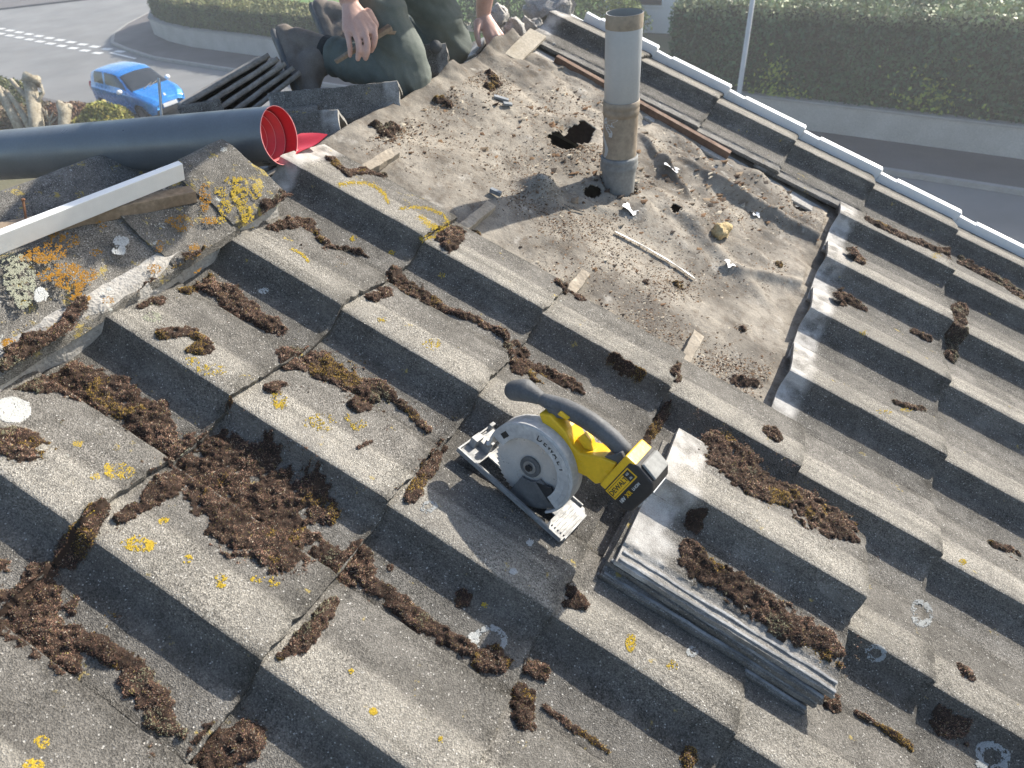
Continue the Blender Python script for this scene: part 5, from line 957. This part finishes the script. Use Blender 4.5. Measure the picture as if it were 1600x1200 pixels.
RW = [(-4.6, yl(18.85, -4.6)), (6, yl(18.85, 6)), (18, yl(18.85, 18))]; low_wall(RW, 'low grey wall under the tall hedge at the right', .72)
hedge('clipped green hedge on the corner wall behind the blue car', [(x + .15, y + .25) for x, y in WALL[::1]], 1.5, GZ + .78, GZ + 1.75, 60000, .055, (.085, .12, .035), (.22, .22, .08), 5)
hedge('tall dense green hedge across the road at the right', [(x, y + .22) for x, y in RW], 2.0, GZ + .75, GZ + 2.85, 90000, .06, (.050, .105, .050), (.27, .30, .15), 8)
# pale new leaves on the hedge face
g = np.random.default_rng(4); P = []
for (x, y), sp, n in (((1195, 140), 16, 140), ((1240, 160), 14, 150), ((1210, 110), 12, 60), ((1430, 170), 30, 160), ((1460, 150), 14, 80), ((1510, 185), 30, 90)):
    for _ in range(n):
        p = at(random.gauss(x, sp), random.gauss(y, sp), 1.); r_ = p - CAM; yy = lambda s_: CAM[1] + r_[1] * s_ - (18.95 - .105 * (CAM[0] + r_[0] * s_)); s_ = (18.95 - .105 * CAM[0] - CAM[1]) / (r_[1] + .105 * r_[0]); q = CAM + r_ * s_
        if q[2] > GZ + .7: P.append(q)
P = np.array(P); o = link('young_leaves', leaves_mesh('young_leaves', P, .06, g, tag_leaf(len(P), g, (.24, .30, .06), .3))); setp(o, 'pale yellow green new shoots on the face of the tall hedge', 'leaves', kind='stuff')
# street lamp
def street_lamp():
    root = setp(empty('street_lamp', (-2.2, 17.75, GZ + .1)), 'slim grey street lamp post in front of the tall hedge', 'street lamp'); b = MB(); b.tube([(0, 0, 0), (0, 0, 1.0), (0, 0, 1.05), (0, 0, 6.2)], [.085, .085, .062, .045], 16); b.build('post', 'steel_lamp', root, True)
    b = MB(); b.tube([(0, 0, 6.15), (.05, -.25, 6.5), (.1, -.8, 6.62)], .03, 10); b.build('arm', 'steel_lamp', root, True); b = MB(); b.box((.02, -1.35, 6.55), (.24, -.75, 6.68)); b.build('lantern', 'steel_lamp', root, False, .03); b = MB(); b.box((-.06, -.088, .4), (.06, -.08, .8)); b.build('access_door', 'steel_lamp', root)
M['steel_lamp'] = mottled('grey_painted_steel', (.42, .43, .44), (.5, .51, .52), 3, .5, 40, .15, 0)
street_lamp()
def house(label, lo, hi, zt, win, mat='render_white', roofh=1.6, name='house'):
    root = setp(empty(name, ((lo[0] + hi[0]) / 2, (lo[1] + hi[1]) / 2, GZ)), label, 'house'); hx, hy = (hi[0] - lo[0]) / 2, (hi[1] - lo[1]) / 2; b = MB(); b.box((-hx, -hy, 0), (hx, hy, zt)); b.build('wall', mat, root)
    b = MB(); b.add([(-hx - .3, -hy - .3, zt), (hx + .3, -hy - .3, zt), (hx + .3, hy + .3, zt), (-hx - .3, hy + .3, zt), (-hx * .3, 0, zt + roofh), (hx * .3, 0, zt + roofh)], [(3, 2, 1, 0), (0, 1, 5, 4), (2, 3, 4, 5), (1, 2, 5), (3, 0, 4)]); b.build('roof', 'slate_roof', root)
    for x0, x1, z0, z1 in win:
        f = MB(); f.box((x0 - .07, -hy - .04, z0 - .07), (x1 + .07, -hy - .012, z1 + .07)); w_ = f.build('window', 'pvc_white', root); p = MB(); p.box((x0, -hy - .05, z0), (x1, -hy - .042, z1)); p.build('pane', 'glass_dark', w_); p = MB(); p.box((x0, -hy - .075, (z0 + z1) / 2 - .03), (x1, -hy - .052, (z0 + z1) / 2 + .03)); p.build('glazing_bar', 'pvc_white', w_)
house('white house corner with a dark window behind the vent pipe', (-10.2, 28.2), (-2.5, 34), 2.9, [(1.55, 2.55, .15, 2.3), (-2.6, -1.2, 1.0, 2.2)])
house('pale house with grey slate roof beyond the tall hedge', (1, 36), (15, 44), 2.6, [(-5, -3, .9, 2.0), (2, 4, .9, 2.)])
def bush(name, label, c, r, n, size, col, seed, trunk=None, cat='bush'):
    g = np.random.default_rng(seed); d = g.normal(size=(n, 3)); d /= np.linalg.norm(d, axis=1, keepdims=True); q = (.55 + .45 * g.uniform(size=(n, 1)) ** .5) * (1 + .35 * fbm(d[:, 0] * 2.2 + seed, d[:, 1] * 2.2 + d[:, 2] * 1.7, seed)[:, None]); P = d * q * np.array(r); P = P[P[:, 2] > -r[2] * .75]; n = len(P)
    root = setp(empty(name, (c[0], c[1], c[2] - r[2] * .8)), label, cat); P = P + [0, 0, r[2] * .8]; cols = tag_leaf(n, g, col, .35) * (.65 + .7 * vnoise(P[:, 0] * 3, P[:, 2] * 3 + P[:, 1] * 2, seed))[:, None]
    o = link('foliage', leaves_mesh('foliage', P, size, g, np.clip(cols, 0, 1)), None, root); o['kind'] = 'stuff'; b = MB()
    for k in range(6): a = k * 1.05; b.tube([(0, 0, -.3), (r[0] * .35 * math.cos(a), r[1] * .35 * math.sin(a), r[2] * .6), (r[0] * .7 * math.cos(a), r[1] * .7 * math.sin(a), r[2] * 1.2)], [.04, .025, .01], 6)
    b.build('stems', 'bark', root, True)
def gp(x, y, z): return on_z(x, y, GZ + z)
c = gp(165, 196, .5); bush('shrub', 'yellow green spiky shrub in front of the blue car', c, (.95, .75, .65), 4500, .07, (.30, .28, .06), 3)
c = gp(110, 190, .5); bush('shrub', 'rusty brown shrub between the cut stump and the spiky shrub', c, (1.1, .8, .6), 5000, .05, (.20, .11, .06), 6); c = gp(60, 195, .5); bush('shrub', 'dull brown hedge plant behind the pruned branches', c, (1.2, .9, .65), 5000, .05, (.16, .12, .06), 9)
c = gp(10, 160, .6); bush('shrub', 'olive green shrub behind the pruned branches at far left', c, (1.3, 1.0, .8), 5000, .06, (.15, .16, .06), 12); c = gp(15, 205, .3); bush('shrub', 'small bright green plant at the foot of the pruned tree', c, (.5, .45, .35), 1800, .05, (.10, .24, .03), 15); c = gp(-20, 190, .7); bush('shrub', 'tan dry shrub at the left picture edge', c, (1.2, 1., .8), 4000, .06, (.26, .19, .11), 18)
c = gp(918, 30, 1.0); bush('shrub', 'light green bush left of the vent pipe near the white house', c, (2.2, 1.6, 1.3), 9000, .08, (.20, .24, .06), 21)
c = gp(800, 5, 1.0); bush('shrub', 'dark green bush behind the mortar rubble', c, (2.6, 1.8, 1.4), 9000, .08, (.08, .12, .035), 24)
def pruned():
    base = gp(42, 225, 0.); root = setp(empty('pruned_tree', base), 'hard pruned tree with pale cut branches behind the membrane roll', 'tree'); D = np.linalg.norm(gp(40, 190, 1.0) - CAM) / np.linalg.norm(ray(40, 190))
    def br(pts, r0, r1, name='branch'):
        P = [at(x, y, D + dd) - base for x, y, dd in pts]; b = MB(); n = len(P); b.tube(P, [r0 + (r1 - r0) * i / (n - 1) for i in range(n)], 10); o = b.build(name, 'bark_pale', root, True); rough_up(o, r0 * .3, 3. / r0 * .3, 5); rough_up(o, r0 * .25, 14, 9)
    br([(60, 240, 0), (58, 200, 0), (55, 170, 0), (50, 145, .2), (48, 128, .1)], .20, .17, 'trunk'); br([(48, 130, .1), (50, 118, .1)], .26, .22, 'pollard_knob')
    br([(32, 205, 0), (20, 180, 0), (8, 158, 0), (-5, 135, 0)], .13, .10); br([(50, 205, 0), (38, 182, 0), (24, 160, 0), (10, 142, 0)], .10, .06); br([(54, 172, 0), (42, 152, .1), (28, 138, .2), (16, 124, .2)], .09, .05); br([(56, 165, 0), (62, 154, 0), (68, 146, 0), (64, 132, 0)], .05, .03); br([(16, 160, 0), (10, 148, 0), (4, 138, 0)], .05, .035); br([(68, 146, 0), (61, 138, .1)], .03, .015)
    base2 = gp(100, 215, 0.); r2 = setp(empty('cut_stump', base2), 'short pale cut stump with stubby knobs beside the pruned tree', 'stump'); b = MB(); P = [at(x, y, D) - base2 for x, y in ((100, 225), (100, 195), (101, 178), (100, 165))]; b.tube(P, [.16, .15, .16, .2], 12); o = b.build('trunk', 'bark_pale', r2, True); rough_up(o, .04, 4, 6)
    for x, y in ((94, 162), (107, 166)): b = MB(); b.caps([at(101, 172, D) - base2, at(x, y, D) - base2], [.12, .10], 10); o = b.build('knob', 'bark_pale', r2, True); rough_up(o, .03, 6, 7)
    b3 = gp(78, 210, 0.); r3 = setp(empty('bare_sapling', b3), 'thin bare twiggy sapling left of the cut stump', 'sapling')
    for pts in (((78, 215), (77, 190), (72, 172)), ((77, 190), (84, 174)), ((76, 185), (66, 168)), ((78, 195), (90, 182))): b = MB(); b.tube([at(x, y, D) - b3 for x, y in pts], [.03] + [.018] * (len(pts) - 1), 6); b.build('twig', 'bark_pale', r3, True)
pruned()
# ------------------------------------------------------------------ blue hatchback
def car():
    root = setp(empty('parked_car'), 'small bright blue hatchback parked on the street', 'car'); hd = nrm((1, SL, 0)); root.matrix_world = frame(hd, (-hd[1], hd[0], 0), (0, 0, 1), (-21.6, 14.75, GZ))
    # stations: x, half width, sill z, belt z, roof half width, top z
    S = np.array([(-1.70, .62, .40, .74, .42, .80), (-1.64, .72, .30, .90, .50, 1.10), (-1.50, .77, .24, .95, .56, 1.36), (-1.15, .80, .22, .95, .60, 1.455), (-.6, .81, .21, .93, .62, 1.475), (0, .81, .21, .91, .61, 1.455), (.35, .81, .21, .905, .58, 1.36), (.70, .81, .21, .90, .60, 1.12), (.98, .80, .22, .89, .66, .955), (1.25, .775, .23, .84, .62, .885), (1.5, .72, .25, .74, .52, .80), (1.66, .60, .28, .62, .40, .68), (1.71, .50, .33, .52, .32, .56)])
    xs = np.concatenate([np.linspace(a, c, 7)[:-1] for a, c in zip(S[:-1, 0], S[1:, 0])] + [[S[-1, 0]]]); I = [np.interp(xs, S[:, 0], S[:, k]) for k in range(1, 6)]
    ker = np.array([1, 2, 3, 2, 1]) / 9.; I = [np.convolve(np.pad(a, 2, mode='edge'), ker, 'valid') for a in I]; nt_ = 41; V = []; lab = []
    for i, x in enumerate(xs):
        hw_, zs, zb, rwid, zt = [a[i] for a in I]; key = np.array([(hw_ * .90, zs), (hw_ * .985, zs + .10), (hw_, zs + (zb - zs) * .5), (hw_ * .99, zb - .06), (hw_ * .955, zb), (rwid + (hw_ * .955 - rwid) * .35, zb + (zt - zb) * .62), (rwid, zb + (zt - zb) * .90), (rwid * .75, zt - .012), (0, zt + .012)])
        t = np.linspace(0, 8, nt_); yy = np.interp(t, np.arange(9), key[:, 0]); zz = np.interp(t, np.arange(9), key[:, 1]); k3 = np.array([1, 2, 1]) / 4.; yy[1:-1] = np.convolve(yy, k3, 'valid'); zz[1:-1] = np.convolve(zz, k3, 'valid'); row = [(x, -a, c) for a, c in zip(yy, zz)] + [(x, a, c) for a, c in zip(yy[-2::-1], zz[-2::-1])]; V += row
    m = 2 * nt_ - 1; V = np.array(V); cells = {'body': [], 'windscreen': [], 'side_window': [], 'rear_window': []}; bodyf = []; groups = {}
    wheels = [(-1.12, .30), (1.14, .30)]
    for i in range(len(xs) - 1):
        xm = (xs[i] + xs[i + 1]) / 2
        for j in range(m - 1):
            f = (i * m + j, (i + 1) * m + j, (i + 1) * m + j + 1, i * m + j + 1); t = (j + .5) * 8 / (nt_ - 1); tt = t if t <= 8 else 16 - t; left = t > 8; c = V[list(f)].mean(0); key = 'body'
            if 4.35 < tt < 6.1:
                front = .92 - (tt - 4.35) * .36
                if -1.22 < xm < -.55 + (0) and tt > 4.35 and xm > -1.30 + (tt - 4.35) * .1: key = ('side_window', left, 0)
                elif -.47 < xm < front - .20: key = ('side_window', left, 1)
            if .30 < xm < .93 and (tt > 6.05 or (tt > 4.5 and xm > .93 - (tt - 4.35) * .36 + .0)) and tt > 4.9: key = ('windscreen', 0, 0)
            if -1.64 < xm < -1.40 and tt > 6.2: key = ('rear_window', 0, 0)
            if any((c[0] - wx) ** 2 + (c[2] - wz) ** 2 < .315 ** 2 for wx, wz in wheels) and abs(c[1]) > .5: continue
            if key == 'body': bodyf.append(f)
            else: groups.setdefault(key, []).append(f)
    # close ends and floor
    def sub(name, faces, mat, parent):
        used = sorted({i for f in faces for i in f}); mp = {a: b_ for b_, a in enumerate(used)}; me = bpy.data.meshes.new(name); me.from_pydata([tuple(V[i]) for i in used], [], [tuple(mp[i] for i in f) for f in faces]); me.update(); return link(name, me, mat, parent, True)
    bodyf += [tuple(range(m))[::-1], tuple((len(xs) - 1) * m + k for k in range(m))]; body = sub('body', bodyf, 'car_blue', root)
    for k, fs in groups.items(): sub(k[0], fs, 'glass_dark', root)
    b = MB(); b.box((-1.5, -.70, .18), (1.5, .70, .40)); b.box((-1.3, -.6, .4), (1.0, .6, .85)); b.build('underbody', 'black', root)
    for wx, wz in wheels:
        for sg in (-1, 1):
            w_ = empty('wheel'); w_.parent = root; w_.location = (wx, sg * .70, .285); b = MB(); b.lathe([(.19, -.085), (.265, -.09), (.285, -.06), (.285, .06), (.265, .09), (.19, .085)], 28); t = b.build('tyre', 'tyre', w_, True); t.rotation_euler = (math.pi / 2, 0, 0)
            b = MB(); b.lathe([(0, .05), (.05, .055), (.17, .045), (.19, .08), (.195, .02)], 20); r = b.build('rim', 'steel', w_, True); r.rotation_euler = (-sg * math.pi / 2, 0, 0)
    for sg in (-1, 1):
        b = MB(); b.ball((0, 0, 0), (.23, .15, .10), 18, 10); h = b.build('headlight', 'lamp_clear', root, True); h.location = (1.36, sg * .53, .715); h.rotation_euler = (0, .55, -sg * .55)
        b = MB(); b.ball((0, 0, 0), (.07, .10, .075), 14, 9); mi = b.build('door_mirror', 'paint_white', root, True); mi.location = (.55, sg * .90, .97); b = MB(); b.bar((.55, sg * .80, .93), (.55, sg * .86, .95), .05, .03); b.build('mirror_arm', 'black', root)
        b = MB(); b.ball((0, 0, 0), (.06, .07, .19), 12, 8); t = b.build('tail_light', 'red_lens', root, True); t.location = (-1.615, sg * .66, .86)
        b = MB(); b.bar((-.05, sg * .817, .74), (-.22, sg * .818, .745), .012, .03); b.build('door_handle', 'car_blue', root, False, .004); b = MB(); b.bar((-1.0, sg * .815, .52), (.8, sg * .818, .50), .016, .05); b.build('rub_strip', 'car_blue', root, False, .006)
    b = MB(); b.prism([(-.55, .30), (.55, .30), (.50, .42), (-.50, .42)], 1.665, 1.73); b.v = [(z, x, y) for x, y, z in b.v]; b.build('lower_grille', 'black', root, False, .01)
    b = MB(); b.box((1.70, -.26, .44), (1.735, .26, .55)); b.build('number_plate', 'paint_white', root, False, .004)
    b = MB(); b.prism([(-.035, .0), (0, -.02), (.035, .0), (.03, .07), (.012, .085), (0, .06), (-.012, .085), (-.03, .07)], 0, .012); e = b.build('bonnet_emblem', 'lamp_clear', root, False, .003); e.matrix_local = Matrix.Translation((1.585, 0, .735)) @ Matrix(((0, -.55, .83, 0), (1, 0, 0, 0), (0, .83, .55, 0), (0, 0, 0, 1)))
    for sg in (-1, 1): b = MB(); b.tube([(1.0, sg * .1 - .2, .965), (.86, sg * .1 + .22, 1.045)], .012, 6); b.build('wiper', 'black', root)
car()

# ------------------------------------------------------------------ added volume standing in for lens glare
hz = MB(); hz.box((-910, -910, GZ - 1.), (910, 910, 1.6)); me = hz.mesh('glare'); hm = bpy.data.materials.new('glare'); hm.use_nodes = True; nt = hm.node_tree; nt.nodes.clear(); out = nt.nodes.new('ShaderNodeOutputMaterial'); pvn = nt.nodes.new('ShaderNodeVolumePrincipled')
pvn.inputs['Color'].default_value = (.92, .95, 1, 1); pvn.inputs['Density'].default_value = GLARE_DENSITY; pvn.inputs['Anisotropy'].default_value = .35; nt.links.new(pvn.outputs[0], out.inputs['Volume']); o = link('glare', me, hm); setp(o, 'thin bright haze volume added to stand in for lens flare', 'glare', kind='stuff')
